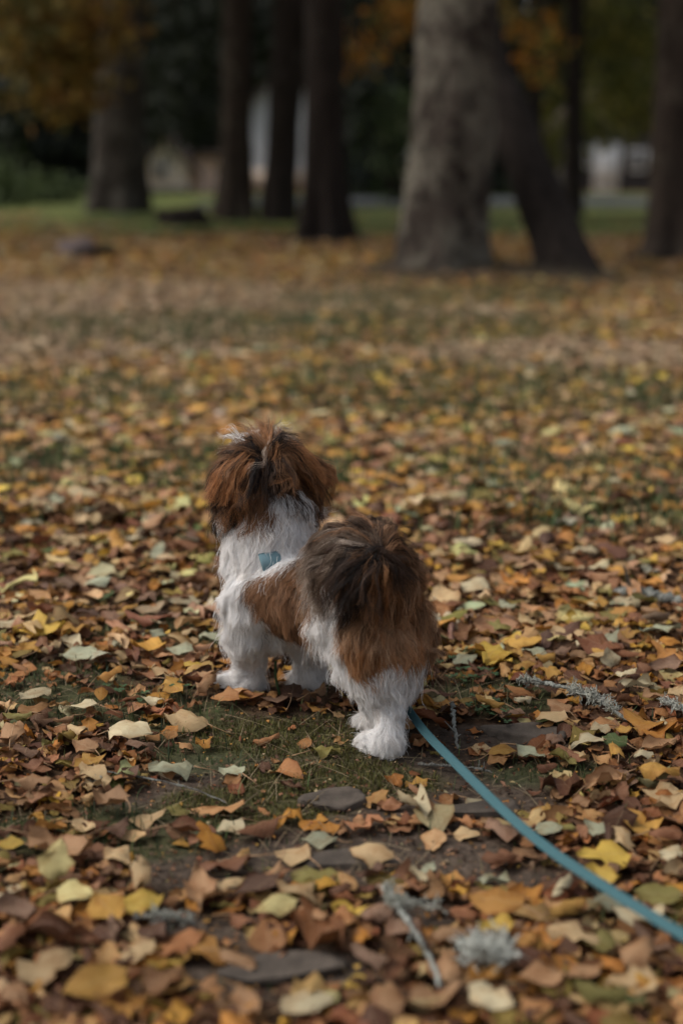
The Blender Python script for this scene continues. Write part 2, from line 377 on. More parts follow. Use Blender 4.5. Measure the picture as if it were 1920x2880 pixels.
def leaf_cards(pts, size, cols, seed, droop=.3, asp=.6):
    rs = np.random.default_rng(seed); n = len(pts)
    a = rs.normal(size=(n, 3)); a[:, 2] -= droop; a /= np.linalg.norm(a, axis=1, keepdims=True)
    b = np.cross(a, rs.normal(size=(n, 3))); b /= np.linalg.norm(b, axis=1, keepdims=True)
    nn = np.cross(a, b); sz = (size*rs.uniform(.6, 1.4, n))[:, None]
    v = np.stack([pts-a*sz*.5, pts+b*sz*asp*.5+nn*sz*.1, pts+a*sz*.5, pts-b*sz*asp*.5+nn*sz*.1], 1).reshape(-1, 3)
    f = np.arange(n*4).reshape(-1, 4)
    return v, f, np.repeat(cols, 4, 0)
def crown(name, parent, clumps, n, size, palette, seed, spread=.55):
    """clumps: (centre, radius xyz); leaves sit in small sprays inside them"""
    rs = np.random.default_rng(seed); V = []; vol = np.array([np.prod(c[1])**.67 for c in clumps]); vol /= vol.sum()
    pts = []; cl = []
    for (c, r), w in zip(clumps, vol):
        k = max(3, int(n*w/14)); d = rs.normal(size=(k, 3)); d /= np.linalg.norm(d, axis=1, keepdims=True)
        sc_ = d*(rs.uniform(.25, 1, (k, 1))**.5)*np.asarray(r)+np.asarray(c)
        p = sc_[:, None]+rs.normal(size=(k, 14, 3))*np.array([1, 1, .6])*spread*size*3
        pi = rs.integers(0, len(palette), k)
        cc = np.asarray(palette)[pi][:, None]*rs.uniform(.7, 1.3, (k, 14, 1))
        pts.append(p.reshape(-1, 3)); cl.append(cc.reshape(-1, 3))
    pts = np.concatenate(pts); cl = np.concatenate(cl)
    v, f, c = leaf_cards(pts, size, cl, seed+1)
    o = link(name, mesh_np(name, v, f, c), M_FOL, parent, False); o['kind'] = 'stuff'; return o

YEL = [(.34, .22, .045), (.28, .20, .05), (.25, .135, .04), (.15, .14, .045)]
ORG = [(.62, .26, .03), (.52, .22, .035), (.40, .20, .04), (.26, .22, .05)]
OLV = [(.19, .18, .035), (.14, .15, .035), (.25, .21, .04), (.10, .115, .03)]
GRN = [(.07, .10, .035), (.10, .13, .05), (.05, .075, .028)]
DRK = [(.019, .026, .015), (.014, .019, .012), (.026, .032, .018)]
AUT = YEL+GRN
def axis(x0, y0, Y0, x1, y1, Y1, top=9.0):
    a = G(x0, y0) if Y0 is None else W(x0, y0, Y0); b = W(x1, y1, Y1 if Y1 else a[1]); d = (b-a)/(b[2]-a[2])
    a0 = a-d*.25
    return [a0, a, b, b+np.array([d[0]*.4, d[1]*.4, 1])*(top-b[2])]
def canopy(c, rad, z, k, seed):
    rs = np.random.default_rng(seed)
    return [((c[0]+rs.normal()*rad*.55, c[1]+rs.normal()*rad*.55, z+rs.uniform(-.8, 2.5)), (rad*.55, rad*.55, 1.0)) for _ in range(k)]
def tree(key, name, label, x0, y0, x1, y1, w0, w1, mat, flare, pal, top=8.5, can=3.0, sprays=(), seed=0, lean_far=0, nleaf=2600, lobes=5, leafsz=.20, fh=.45):
    p = G(x0, y0); Y = p[1]; px = project(p)[0][2]*K/FPX
    e = empty(name, tuple(p), label, 'tree', 'trees standing behind the dog')
    b = W(x1, y1, Y+lean_far); ax = [p+np.array([0, 0, -.15]), p, b, b+np.array([(b-p)[0]*.3, .2, top-b[2]])]
    off = -p
    r0, r1 = w0*px/2, w1*px/2
    topc = ax[-1]
    rs = np.random.default_rng(seed+3)
    limbs = []
    for k in range(6):
        z = rs.uniform(.55, .95); a = np.array(b)*(1-z)+np.array(topc)*z; th = rs.uniform(0, 6.28)
        limbs.append((a+off, a+off+np.array([math.cos(th)*can*.7, math.sin(th)*can*.7, rs.uniform(.5, 1.8)]), r1*.35))
    trunk_mesh(name, [np.array(q)+off for q in ax], [r0, r0, r1, r1*.55], mat, e, flare, fh, lobes, seed, 40, limbs)
    cl = [(np.array(c)+off, r) for c, r in canopy(topc, can, top-2.0, 9, seed)]
    crown('crown', e, cl, nleaf, leafsz, pal, seed+7)
    for (cx, cy, cY, rx, ry, n, size, pl) in sprays:
        c = W(cx, cy, cY); k = project(c)[0][2]*K/FPX
        o = crown('low_foliage', e, [(c+off, (rx*k, rx*k*.8, ry*k))], n, size, pl, seed+int(cx))
        # the bough that carries the spray
        m = MB(); a = b*(.3)+np.array(topc)*.7; tt = np.linspace(0, 1, 9)[:, None]
        m.tube(a*(1-tt)+c*tt+np.array([0, 0, .8])*np.sin(tt*np.pi)+off, np.linspace(.05, .012, 9), 6); m.build('bough', mat, e)
    return e
tree('big', 'old_tree', 'broad pale barked trunk with lichen standing nearest behind the dog', 1012, 640, 1056, 0, 190, 182, BK_LICHEN, .45, AUT, 8.5, 3.4, seed=2, fh=.45, lobes=5, nleaf=3600)
tree('lean', 'leaning_tree', 'dark trunk leaning to the upper left against the broad pale trunk', 1318, 645, 1085, 60, 106, 128, BK_DARK, .60, AUT, 8.5, 3.0, seed=3, lean_far=1.5, lobes=4)
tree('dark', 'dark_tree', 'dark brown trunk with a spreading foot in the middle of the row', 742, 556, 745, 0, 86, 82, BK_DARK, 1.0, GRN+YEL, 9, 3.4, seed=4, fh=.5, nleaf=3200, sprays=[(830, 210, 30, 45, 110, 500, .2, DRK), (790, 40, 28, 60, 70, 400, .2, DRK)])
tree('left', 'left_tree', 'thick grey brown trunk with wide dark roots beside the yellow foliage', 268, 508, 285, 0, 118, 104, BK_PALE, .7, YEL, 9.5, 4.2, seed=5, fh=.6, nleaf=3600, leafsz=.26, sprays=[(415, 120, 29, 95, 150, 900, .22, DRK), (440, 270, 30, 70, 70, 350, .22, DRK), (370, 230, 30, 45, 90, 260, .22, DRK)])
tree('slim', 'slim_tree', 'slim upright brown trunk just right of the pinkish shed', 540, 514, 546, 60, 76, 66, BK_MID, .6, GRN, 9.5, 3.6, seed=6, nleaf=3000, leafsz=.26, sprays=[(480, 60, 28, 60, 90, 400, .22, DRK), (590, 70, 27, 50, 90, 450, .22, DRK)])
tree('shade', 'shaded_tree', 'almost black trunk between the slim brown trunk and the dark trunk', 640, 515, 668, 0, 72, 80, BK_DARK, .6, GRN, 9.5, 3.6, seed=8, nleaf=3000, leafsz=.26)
tree('edge', 'edge_tree', 'dark trunk cut by the right edge of the picture', 1540, 598, 1556, 0, 112, 92, BK_MID, .6, AUT, 8.5, 3.2, seed=9)
# trees farther back, with low boughs in view
tree('orange', 'orange_tree', 'thin dark trunk carrying sprays of orange leaves just right of the broad trunk', 1226, 505, 1228, 0, 34, 30, BK_DARK, .2, ORG, 8, 3, seed=10, leafsz=.22,
     sprays=[(900, 60, 21, 75, 65, 150, .13, ORG), (820, 110, 22, 50, 45, 120, .13, ORG), (940, 30, 21, 45, 40, 120, .13, YEL), (1190, 120, 22, 45, 75, 130, .13, ORG), (1250, 130, 22, 32, 85, 110, .13, ORG), (1160, 40, 22, 45, 55, 100, .13, YEL)])
tree('olive', 'olive_tree', 'slim black trunk in front of the dull green foliage at the right', 1318, 500, 1318, 0, 40, 40, BK_DARK, .2, OLV, 8, 3, seed=12, leafsz=.22,
     sprays=[(1420, 110, 25, 95, 120, 1100, .16, OLV), (1400, 250, 26, 90, 80, 600, .16, OLV), (1260, 300, 25, 50, 120, 450, .16, OLV), (1500, 200, 26, 60, 120, 500, .16, OLV), (1300, 60, 25, 50, 60, 250, .16, OLV+YEL)])
tree('yellow', 'yellow_maple', 'tree with drooping yellow foliage in the upper left corner', -150, 530, -150, 0, 90, 80, BK_DARK, .3, YEL, 8, 3.2, seed=14, leafsz=.2,
     sprays=[(90, 90, 19, 120, 100, 700, .15, YEL), (190, 150, 19, 60, 90, 380, .15, YEL), (30, 40, 18, 90, 80, 380, .15, YEL), (140, 220, 19, 60, 45, 220, .15, YEL), (215, 40, 19, 40, 60, 200, .15, YEL)])
tree('unseen', 'added_shade_tree', 'grove tree just outside the left side of the view, added to shade the lawn', -330, 590, -330, 0, 100, 90, BK_DARK, .3, AUT, 8.5, 3.6, seed=31, nleaf=2600, leafsz=.26)  # stands out of view, added so its crown keeps sun off the lawn
tree('unseen', 'added_shade_tree', 'second grove tree farther outside the left side of the view, added to shade the lawn', -420, 515, -420, 0, 100, 90, BK_DARK, .3, GRN, 9.5, 4.2, seed=33, nleaf=3000, leafsz=.28)  # likewise unseen and added for its shade
# shrubs
def shrub(label, x, y, Y, rx, ry, n, size, pal, seed):
    c = W(x, y, Y); k = project(c)[0][2]*K/FPX
    e = empty('shrub', (c[0], Y, 0), label, 'shrub', 'shrubs beyond the trees'); off = -np.array([c[0], Y, 0])
    m = MB()
    rs = np.random.default_rng(seed)
    for q in range(5):
        tip = np.array([rs.normal()*rx*k*.5, rs.normal()*.3, c[2]+rs.uniform(-.3, .6)*ry*k]); tt = np.linspace(0, 1, 6)[:, None]
        m.tube(tip*tt**1.2+np.array([0, 0, -.05])*(1-tt), np.linspace(.05, .01, 6), 6)
    m.build('stem', BK_DARK, e)
    crown('foliage', e, [(c+off, (rx*k, rx*k*.8, ry*k)), ((0, .1, c[2]*.45), (rx*k*.8, rx*k*.6, c[2]*.5))], n, size, pal, seed)
shrub('grey green shrub in front of the pale green house', 905, 265, 30, 62, 75, 800, .16, GRN, 21)
shrub('low green bush at the foot of the thick left trunk', 110, 440, 33, 60, 26, 500, .16, GRN, 22)
shrub('small dark bush at the left edge of the lawn', 10, 420, 30, 40, 60, 500, .16, GRN, 23)
# spruces that close the view
def spruce(x, Y, h, r, seed):
    e = empty('spruce', (x, Y, 0), SPRUCE_LABEL[0], 'spruce tree', 'dark spruces beyond the road')
    m = MB(); m.tube([(0, 0, -.2), (0, 0, h*.5), (0, 0, h*.98)], [r*.09, r*.06, .02], 8); m.build('trunk', BK_DARK, e)
    rs = np.random.default_rng(seed); n = 2400
    t = rs.uniform(0, 1, n)**1.25; z = .25+t*(h-.25); th = rs.uniform(0, 6.28, n); tier = .78+.22*np.sin(z*5+th)
    rad = r*(1-t*.9)*np.sqrt(rs.uniform(.15, 1, n))*tier
    pts = np.stack([np.cos(th)*rad, np.sin(th)*rad, z-.15*rad], 1)
    v, f, c = leaf_cards(pts, .55, np.asarray(DRK)[rs.integers(0, 3, n)]*rs.uniform(.6, 1.3, (n, 1)), seed, .6, .5)
    o = link('crown', mesh_np('crown', v, f, c), M_FOL, e, False); o['kind'] = 'stuff'
SPRUCE_LABEL = ['dark spruce in the black wood beyond the road']
sd = 100
for x, Y, h, r in [(-13.5, 40, 12, 2.6), (-10.2, 36, 11, 2.3), (-8.9, 44, 13, 2.0), (-12, 30, 9, 1.9), (-16, 33, 12, 2.6), (-9.4, 52, 13, 2.6), (-6.2, 53, 14, 2.7), (-3.2, 54, 14, 2.7), (-.4, 53, 14, 2.6), (2.4, 54, 14, 2.6),
                   (5.2, 54, 14, 2.7), (8.2, 55, 13, 2.6), (11.2, 54, 14, 2.7), (14.2, 52, 13, 2.6), (17.2, 50, 13, 2.7), (-12.8, 54, 13, 2.7), (.6, 41, 11, 1.55), (4.4, 43, 10, 1.4), (15.5, 42, 11, 2.2)]:
    sd += 3; spruce(x, Y, h, r, sd)
rs = np.random.default_rng(77); n = 9000
fp = np.stack([rs.uniform(-45, 45, n), rs.uniform(62, 72, n), rs.uniform(0, 13, n)*rs.uniform(.55, 1, n)], 1)
v, f, c = leaf_cards(fp, 1.5, np.asarray(DRK)[rs.integers(0, 3, n)]*rs.uniform(.6, 1.2, (n, 1)), 78, .4, .7)
tag(link('far_forest', mesh_np('far_forest', v, f, c), M_FOL, None, False), 'black mass of forest closing the view', 'forest', kind='stuff')

# ------------------------------------------------------------------ the dog
def ellipsoid(bm, c, r, axes=None, seg=20):
    res = bmesh.ops.create_icosphere(bm, subdivisions=3, radius=1.0)
    A = np.diag(np.broadcast_to(np.asarray(r, float), (3,)))
    if axes is not None: A = np.asarray(axes).T @ A
    for v in res['verts']: v.co = Vector(A @ np.array(v.co) + np.asarray(c))
def capsule_chain(bm, pts, steps=7):
    for (a, ra), (b, rb) in zip(pts[:-1], pts[1:]):
        for t in np.linspace(0, 1, steps): ellipsoid(bm, np.asarray(a)*(1-t)+np.asarray(b)*t, ra*(1-t)+rb*t)
FW = np.array([-.58, .81, 0]); RT = np.array([.81, .58, 0]); UP = np.array([0, 0, 1.0])
HD = np.array([-.50, .86, .05]); HD /= np.linalg.norm(HD); HR = np.cross(HD, UP); HR /= np.linalg.norm(HR); HU = np.cross(HR, HD)
headc = W(610, 1092, 2.185)
DOG_AT = np.array([-.03, 2.03, 0.0])
bm = bmesh.new()
rump, mid_, sho = W(860, 1450, 1.955), W(748, 1392, 2.04), W(628, 1350, 2.115)
capsule_chain(bm, [(rump, .059), (mid_, .058), (sho, .062)], 9)
ellipsoid(bm, W(630, 1420, 2.13), .050)
capsule_chain(bm, [(sho, .060), (W(618, 1250, 2.15), .066), (W(628, 1170, 2.165), .061), (headc, .052)], 7)
ellipsoid(bm, headc, (.060, .062, .056), np.stack([HR, HD, HU]))
ellipsoid(bm, headc+HD*.058-HU*.018, (.036, .038, .028), np.stack([HR, HD, HU]))          # muzzle
ellipsoid(bm, headc+HD*.035+HU*.012, (.05, .035, .04), np.stack([HR, HD, HU]))            # brow
for s, yy, zz in ((-1, -.012, -.024), (1, -.004, -.012)):                                         # ear flaps
    c = headc+HR*s*.064+HD*yy+HU*zz
    ax = np.stack([HR*.95+HU*s*.3, HD, HU*.95-HR*s*.3])
    ellipsoid(bm, c, (.014, .030, .046), ax)
# legs: shoulder, elbow, wrist, paw, toes
gl = lambda x, y, z=.014: G(x, y, z)
fl_p = G(575, 1590); fr_p = G(712, 1584); hl_p = G(882, 1738); hr_p = G(868, 1690)
capsule_chain(bm, [(W(585, 1370, 2.10), .044), (W(572, 1450, 2.105), .034), (fl_p+UP*.065+np.array([.0, .0, 0]), .024), (fl_p+UP*.020, .021)])
capsule_chain(bm, [(fl_p+UP*.020, .022), (fl_p+UP*.014+FW*.020-RT*.012, .019), (fl_p+UP*.011+FW*.034-RT*.022, .014)], 4)
capsule_chain(bm, [(W(690, 1390, 2.16), .042), (W(700, 1465, 2.16), .032), (fr_p+UP*.06, .024), (fr_p+UP*.020, .021)])
capsule_chain(bm, [(fr_p+UP*.020, .022), (fr_p+UP*.014+FW*.02-RT*.004, .019), (fr_p+UP*.011+FW*.03, .014)], 4)
hip = W(862, 1475, 1.94)
capsule_chain(bm, [(hip, .057), (W(868, 1545, 1.94), .047), (W(878, 1600, 1.935), .032), (W(893, 1650, 1.915), .020), (hl_p+np.array([.006, 0, .022]), .021)])
capsule_chain(bm, [(W(832, 1525, 1.95), .038), (W(846, 1578, 1.95), .023), (W(878, 1635, 1.925), .014)], 5)
capsule_chain(bm, [(hl_p+np.array([.004, 0, .020]), .021), (hl_p+FW*.024+UP*.014, .018), (hl_p+FW*.042+UP*.011, .013)], 4)
capsule_chain(bm, [(W(908, 1470, 2.0), .053), (W(908, 1545, 2.0), .042), (W(888, 1600, 2.0), .030), (hr_p+np.array([.02, -.005, .07]), .020), (hr_p+np.array([.0, 0, .022]), .019)])
capsule_chain(bm, [(hr_p+UP*.020, .020), (hr_p+FW*.024+UP*.014, .017), (hr_p+FW*.04+UP*.011, .013)], 4)
# tail: up from the rump and curled forward over the back
capsule_chain(bm, [(W(885, 1400, 1.93), .030), (W(880, 1310, 1.905), .033), (W(850, 1275, 1.91), .036), (W(800, 1275, 1.93), .036), (W(775, 1310, 1.95), .026), (W(755, 1350, 1.965), .018)], 6)
ellipsoid(bm, W(828, 1312, 1.93), .043); ellipsoid(bm, W(888, 1325, 1.94), .034); ellipsoid(bm, W(898, 1385, 1.955), .036)
me = bpy.data.meshes.new('dog_raw'); bm.to_mesh(me); bm.free()
tmp = bpy.data.objects.new('dog_raw', me); col.objects.link(tmp)
r = tmp.modifiers.new('r', 'REMESH'); r.mode = 'VOXEL'; r.voxel_size = .0045
s = tmp.modifiers.new('s', 'SMOOTH'); s.factor = .5; s.iterations = 10
dg = bpy.context.evaluated_depsgraph_get()
body = bpy.data.meshes.new_from_object(tmp.evaluated_get(dg)); bpy.data.objects.remove(tmp); body.name = 'dog'
nv = len(body.vertices); bv = np.empty(nv*3, np.float32); body.vertices.foreach_get('co', bv); bv = bv.reshape(-1, 3).astype(float)
bn = np.empty(nv*3, np.float32); body.vertices.foreach_get('normal', bn); bn = bn.reshape(-1, 3).astype(float)
body.calc_loop_triangles(); ntri = len(body.loop_triangles); bt = np.empty(ntri*3, np.int32); body.loop_triangles.foreach_get('vertices', bt); bt = bt.reshape(-1, 3)

# coat control points: (x, y, Y) of the spot, the way the hair runs (dx, dy in the picture's plane, dY in depth), length, lift, colour
CW, CWW, CB, CR, CD, CK, CG, CL = range(8)
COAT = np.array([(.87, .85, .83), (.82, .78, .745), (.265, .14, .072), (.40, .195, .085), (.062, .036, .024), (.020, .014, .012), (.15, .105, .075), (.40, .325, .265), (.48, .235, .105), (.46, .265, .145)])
CP = [
 # head: top, sides, nape
 (612, 985, 2.17, 5, -30, .02, .040, .45, CB), (575, 995, 2.17, -15, -25, .03, .040, .5, CL), (640, 985, 2.19, 15, -30, .03, .040, .5, CL), (530, 1010, 2.17, -35, -5, .02, .045, .3, CG),
 (590, 1035, 2.125, -10, -25, .0, .035, .4, CD), (640, 1035, 2.125, 25, -15, .0, .038, .35, CD), (560, 1050, 2.125, -35, 25, -.01, .055, .25, CB), (675, 1035, 2.15, 40, 5, .01, .05, .3, CD),
 (525, 1070, 2.13, -22, 55, -.01, .075, .22, CR), (500, 1100, 2.13, -8, 60, 0, .070, .2, CB), (490, 1150, 2.13, 0, 55, 0, .045, .2, CK), (548, 1100, 2.105, 8, 60, -.005, .062, .2, CR), (520, 1140, 2.11, 2, 60, 0, .050, .2, CD),
 (610, 1075, 2.10, 3, 50, -.005, .040, .3, CK), (585, 1120, 2.10, 6, 50, 0, .040, .25, CD), (630, 1110, 2.10, -6, 50, 0, .038, .25, CD), (600, 1165, 2.10, 3, 50, 0, .028, .25, CB), (550, 1160, 2.10, 3, 50, 0, .030, .25, CD),
 (665, 1075, 2.115, 22, 35, 0, .045, .25, CD), (700, 1060, 2.15, 38, 40, 0, .060, .25, CR), (718, 1095, 2.16, 25, 48, 0, .065, .25, CR), (735, 1110, 2.18, 18, 50, 0, .050, .25, CB), (680, 1110, 2.12, 18, 40, 0, .034, .25, CD), (712, 1135, 2.16, 12, 40, 0, .035, .25, CD),
 # neck
 (655, 1150, 2.10, -3, 50, 0, .026, .2, CW), (700, 1160, 2.125, 3, 50, 0, .026, .2, CW), (600, 1205, 2.09, -10, 50, 0, .028, .22, CW), (540, 1210, 2.10, -8, 50, 0, .028, .25, CW), (515, 1200, 2.13, -10, 50, 0, .028, .25, CW), (650, 1220, 2.08, -14, 48, 0, .028, .2, CW), (710, 1220, 2.11, -8, 50, 0, .028, .2, CW), (580, 1255, 2.08, -18, 40, 0, .028, .25, CW), (515, 1265, 2.11, -15, 45, 0, .030, .35, CW), (660, 1275, 2.06, -12, 45, 0, .026, .2, CW),
 # shoulder and forelegs
 (545, 1310, 2.07, -25, 25, 0, .026, .22, CW), (590, 1310, 2.05, -30, 14, 0, .022, .2, CW), (525, 1360, 2.08, -8, 55, 0, .030, .3, CW), (560, 1390, 2.06, 0, 55, 0, .030, .25, CW), (545, 1450, 2.08, 5, 60, 0, .030, .3, CW), (590, 1460, 2.08, 8, 60, 0, .030, .3, CW), (570, 1520, 2.09, 4, 60, 0, .032, .35, CW), (610, 1540, 2.09, 14, 55, 0, .036, .4, CWW), (545, 1575, 2.12, -40, 18, 0, .024, .3, CW), (600, 1585, 2.10, 8, 50, 0, .028, .3, CWW),
 (680, 1500, 2.13, 0, 60, 0, .028, .3, CWW), (720, 1530, 2.13, 14, 55, 0, .032, .35, CWW), (700, 1575, 2.13, 10, 45, 0, .028, .3, CWW), (740, 1560, 2.13, 24, 40, 0, .030, .35, CWW),
 # saddle, belly
 (672, 1282, 2.05, 6, 45, 0, .020, .35, CB), (706, 1262, 2.06, 8, 45, 0, .022, .4, CB), (640, 1330, 2.04, 6, 45, 0, .018, .3, CB), (680, 1310, 2.02, 8, 45, 0, .018, .3, CB), (655, 1370, 2.02, 18, 45, 0, .019, .35, CB), (595, 1375, 2.05, 8, 50, 0, .017, .35, CB), (690, 1390, 2.0, 20, 45, 0, .019, .35, CB), (620, 1420, 2.06, 18, 45, 0, .018, .35, CB), (650, 1455, 2.06, 18, 40, 0, .020, .35, CD), (700, 1455, 2.01, 22, 40, 0, .020, .35, CB), (600, 1345, 2.05, 4, 50, 0, .017, .3, CB),
 (640, 1490, 2.08, 14, 45, 0, .026, .35, CWW), (690, 1490, 2.06, 14, 45, 0, .026, .35, CWW), (590, 1425, 2.06, 8, 55, 0, .026, .3, CW),
 # flank in front of the thigh
 (700, 1400, 1.95, 14, 55, 0, .032, .3, CW), (725, 1440, 1.93, 20, 55, 0, .030, .3, CW), (745, 1490, 1.92, 18, 60, 0, .028, .3, CW), (765, 1540, 1.91, 20, 60, 0, .028, .3, CW), (790, 1590, 1.91, 24, 55, 0, .028, .3, CWW),
 # tail plume
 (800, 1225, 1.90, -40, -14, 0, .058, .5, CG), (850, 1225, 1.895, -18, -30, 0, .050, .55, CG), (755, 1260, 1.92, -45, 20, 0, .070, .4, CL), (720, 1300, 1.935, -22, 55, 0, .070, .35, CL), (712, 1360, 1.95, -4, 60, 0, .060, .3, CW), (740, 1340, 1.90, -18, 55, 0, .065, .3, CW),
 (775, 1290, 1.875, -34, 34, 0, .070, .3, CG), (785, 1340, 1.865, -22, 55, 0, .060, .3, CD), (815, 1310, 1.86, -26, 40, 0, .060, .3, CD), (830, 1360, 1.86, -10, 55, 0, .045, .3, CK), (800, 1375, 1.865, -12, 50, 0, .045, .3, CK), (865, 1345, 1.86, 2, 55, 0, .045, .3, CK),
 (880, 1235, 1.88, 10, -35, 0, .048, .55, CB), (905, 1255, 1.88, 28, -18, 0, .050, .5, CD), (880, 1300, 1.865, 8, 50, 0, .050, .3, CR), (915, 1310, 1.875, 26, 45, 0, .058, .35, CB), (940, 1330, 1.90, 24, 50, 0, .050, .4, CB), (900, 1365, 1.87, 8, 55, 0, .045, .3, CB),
 # rump
 (790, 1430, 1.885, -2, 60, 0, .032, .3, 9), (840, 1420, 1.87, -2, 60, 0, .034, .3, 9), (890, 1420, 1.87, 2, 60, 0, .034, .3, 9), (945, 1400, 1.89, 12, 60, 0, .036, .4, 9), (970, 1440, 1.93, 8, 60, 0, .034, .4, 9), (800, 1490, 1.88, 4, 60, 0, .034, .3, CR), (860, 1485, 1.865, 0, 60, 0, .026, .3, CR), (925, 1485, 1.88, 0, 60, 0, .026, .35, 9), (960, 1490, 1.91, -4, 60, 0, .024, .4, CR), (845, 1522, 1.87, 2, 60, 0, .020, .3, CR), (800, 1512, 1.885, 10, 60, 0, .020, .3, 9), (890, 1508, 1.87, 4, 60, 0, .022, .3, CR),
 # hind legs
 (815, 1570, 1.89, 20, 55, 0, .028, .3, CW), (860, 1575, 1.875, 12, 55, 0, .030, .3, CW), (910, 1555, 1.88, 0, 60, 0, .032, .35, CW), (945, 1560, 1.91, 0, 60, 0, .032, .4, CW), (920, 1600, 1.88, -4, 60, 0, .032, .4, CW), (840, 1620, 1.90, 16, 55, 0, .028, .3, CW), (880, 1620, 1.87, 16, 50, 0, .028, .35, CW), (900, 1660, 1.86, 8, 55, 0, .026, .35, CWW), (860, 1670, 1.87, 6, 55, 0, .024, .3, CW), (885, 1700, 1.87, 4, 50, 0, .026, .3, CW), (840, 1715, 1.89, -40, 14, 0, .024, .3, CW), (915, 1720, 1.87, 14, 40, 0, .026, .35, CWW), (845, 1665, 1.94, 0, 50, 0, .022, .3, CWW), (905, 1590, 1.96, 4, 55, 0, .026, .3, CWW),
 # far side and chest
 (985, 1430, 2.02, 4, 60, 0, .030, .4, CB), (960, 1480, 2.03, 4, 60, 0, .028, .35, CB), (760, 1400, 2.13, 10, 60, 0, .020, .3, CB), (800, 1500, 2.10, 10, 60, 0, .026, .3, CW), (700, 1330, 2.2, 0, 60, 0, .026, .3, CW), (600, 1340, 2.24, 0, 60, 0, .028, .3, CW), (620, 1240, 2.24, 0, 60, 0, .028, .3, CW), (950, 1560, 2.03, 0, 60, 0, .028, .3, CW)]
cpP = np.array([W(*c[:3]) for c in CP]); cpD = np.array([W(c[0]+c[3], c[1]+c[4], c[2]+c[5])-W(*c[:3]) for c in CP])
cpL = np.array([c[6] for c in CP]); cpF = np.array([c[7] for c in CP]); cpC = np.array([c[8] for c in CP])
for off_, d_, L_, F_, C_ in ((HD*.075-HU*.03, HD*.4-HU, .030, .35, CW), (HD*.085+HU*.005, HD*.6-HU*.5, .016, .3, CW), (HD*.07+HU*.04, HD*.5+HU*.6, .03, .35, CW), (HD*.055+HR*.04+HU*.02, -HU+HR*.4, .03, .3, CB), (HD*.055-HR*.04+HU*.02, -HU-HR*.4, .03, .3, CB), (HD*.045+HR*.05-HU*.03, -HU, .035, .3, CW), (HD*.03-HR*.055-HU*.03, -HU, .035, .3, CK), (HD*.0-HR*.07-HU*.05, -HU, .03, .3, CK), (HD*.02-HR*.065, -HU, .04, .3, CD)):
    cpP = np.vstack([cpP, headc+off_]); cpD = np.vstack([cpD, d_]); cpL = np.append(cpL, L_); cpF = np.append(cpF, F_); cpC = np.append(cpC, C_)
cpD /= np.linalg.norm(cpD, axis=1, keepdims=True)
def coat_at(p, nrm, jitter=.010, seed=0):
    """per point: flow direction, length, lift, colour index"""
    n = len(p); flow = np.empty((n, 3)); L = np.empty(n); F = np.empty(n); ci = np.empty(n, int)
    for a in range(0, n, 20000):
        q = p[a:a+20000]; d2 = ((q[:, None]-cpP[None])**2).sum(-1)
        w = 1/(d2+1e-5)**2.2; w /= w.sum(1, keepdims=True)
        flow[a:a+20000] = w@cpD; L[a:a+20000] = w@cpL; F[a:a+20000] = w@cpF
        qj = q+vnoise(q*38, 300)*jitter*1.3+vnoise(q*110, 340)*jitter*.9+rng.normal(size=q.shape)*.0035
        ci[a:a+20000] = cpC[((qj[:, None]-cpP[None])**2).sum(-1).argmin(1)]
    t = flow-(flow*nrm).sum(1, keepdims=True)*nrm; t /= np.linalg.norm(t, axis=1, keepdims=True)+1e-6
    return t, L, F, ci
_, _, _, bci = coat_at(bv, bn)
bc = COAT[bci]*.95; bc[np.isin(bci, (CW, CWW))] = (.58, .53, .49)
a_ = body.attributes.new('col', 'FLOAT_COLOR', 'POINT'); a_.data.foreach_set('color', np.concatenate([bc*.9, np.ones((nv, 1))], 1).astype(np.float32).ravel())
M_SKIN = mat_attr('dog_undercoat', .9)
dog = link('dog', body, M_SKIN)
tag(dog, 'small fluffy white and brown dog standing with its back to us, tail curled', 'dog')

def make_hair_mat(name):
    t = NT(name, .5, .25); c = t.attr('col'); inf = t.new('ShaderNodeHairInfo')
    c2 = t.mix(t.math('MULTIPLY', inf.outputs['Intercept'], .35), c, t.mix(1.0, c, (1.25, 1.2, 1.15), 'MULTIPLY'))
    t.color(c2); tr = t.new('ShaderNodeBsdfTranslucent'); t.put(tr.inputs[0], c2)
    mx = t.new('ShaderNodeMixShader'); mx.inputs[0].default_value = .16
    t.l.new(t.b.outputs[0], mx.inputs[1]); t.l.new(tr.outputs[0], mx.inputs[2]); t.l.new(mx.outputs[0], t.n['Material Output'].inputs[0])
    return t.m
M_HAIR = make_hair_mat('dog_hair')
def hair_object(name, pts, rad0, cols, parent):
    """pts n x k x 3"""
    n, k, _ = pts.shape
    hc = bpy.data.hair_curves.new(name); hc.add_curves([k]*n)
    hc.attributes['position'].data.foreach_set('vector', pts.astype(np.float32).ravel())
    ra = hc.attributes.get('radius') or hc.attributes.new('radius', 'FLOAT', 'POINT')
    prof = np.linspace(1, .25, k)
    ra.data.foreach_set('value', (np.asarray(rad0)[:, None]*prof[None]).astype(np.float32).ravel())
    ca = hc.attributes.new('col', 'FLOAT_COLOR', 'CURVE')
    ca.data.foreach_set('color', np.concatenate([cols, np.ones((n, 1))], 1).astype(np.float32).ravel())
    hc.materials.append(M_HAIR)
    o = bpy.data.objects.new(name, hc); col.objects.link(o); o.parent = parent; o['kind'] = 'stuff'
    return o
rs = np.random.default_rng(42)
ta = np.linalg.norm(np.cross(bv[bt[:, 1]]-bv[bt[:, 0]], bv[bt[:, 2]]-bv[bt[:, 0]]), axis=1)
NH = 170000
ti = rs.choice(ntri, NH, p=ta/ta.sum()); u = rs.random((NH, 2)); fl_ = u.sum(1) > 1; u[fl_] = 1-u[fl_]
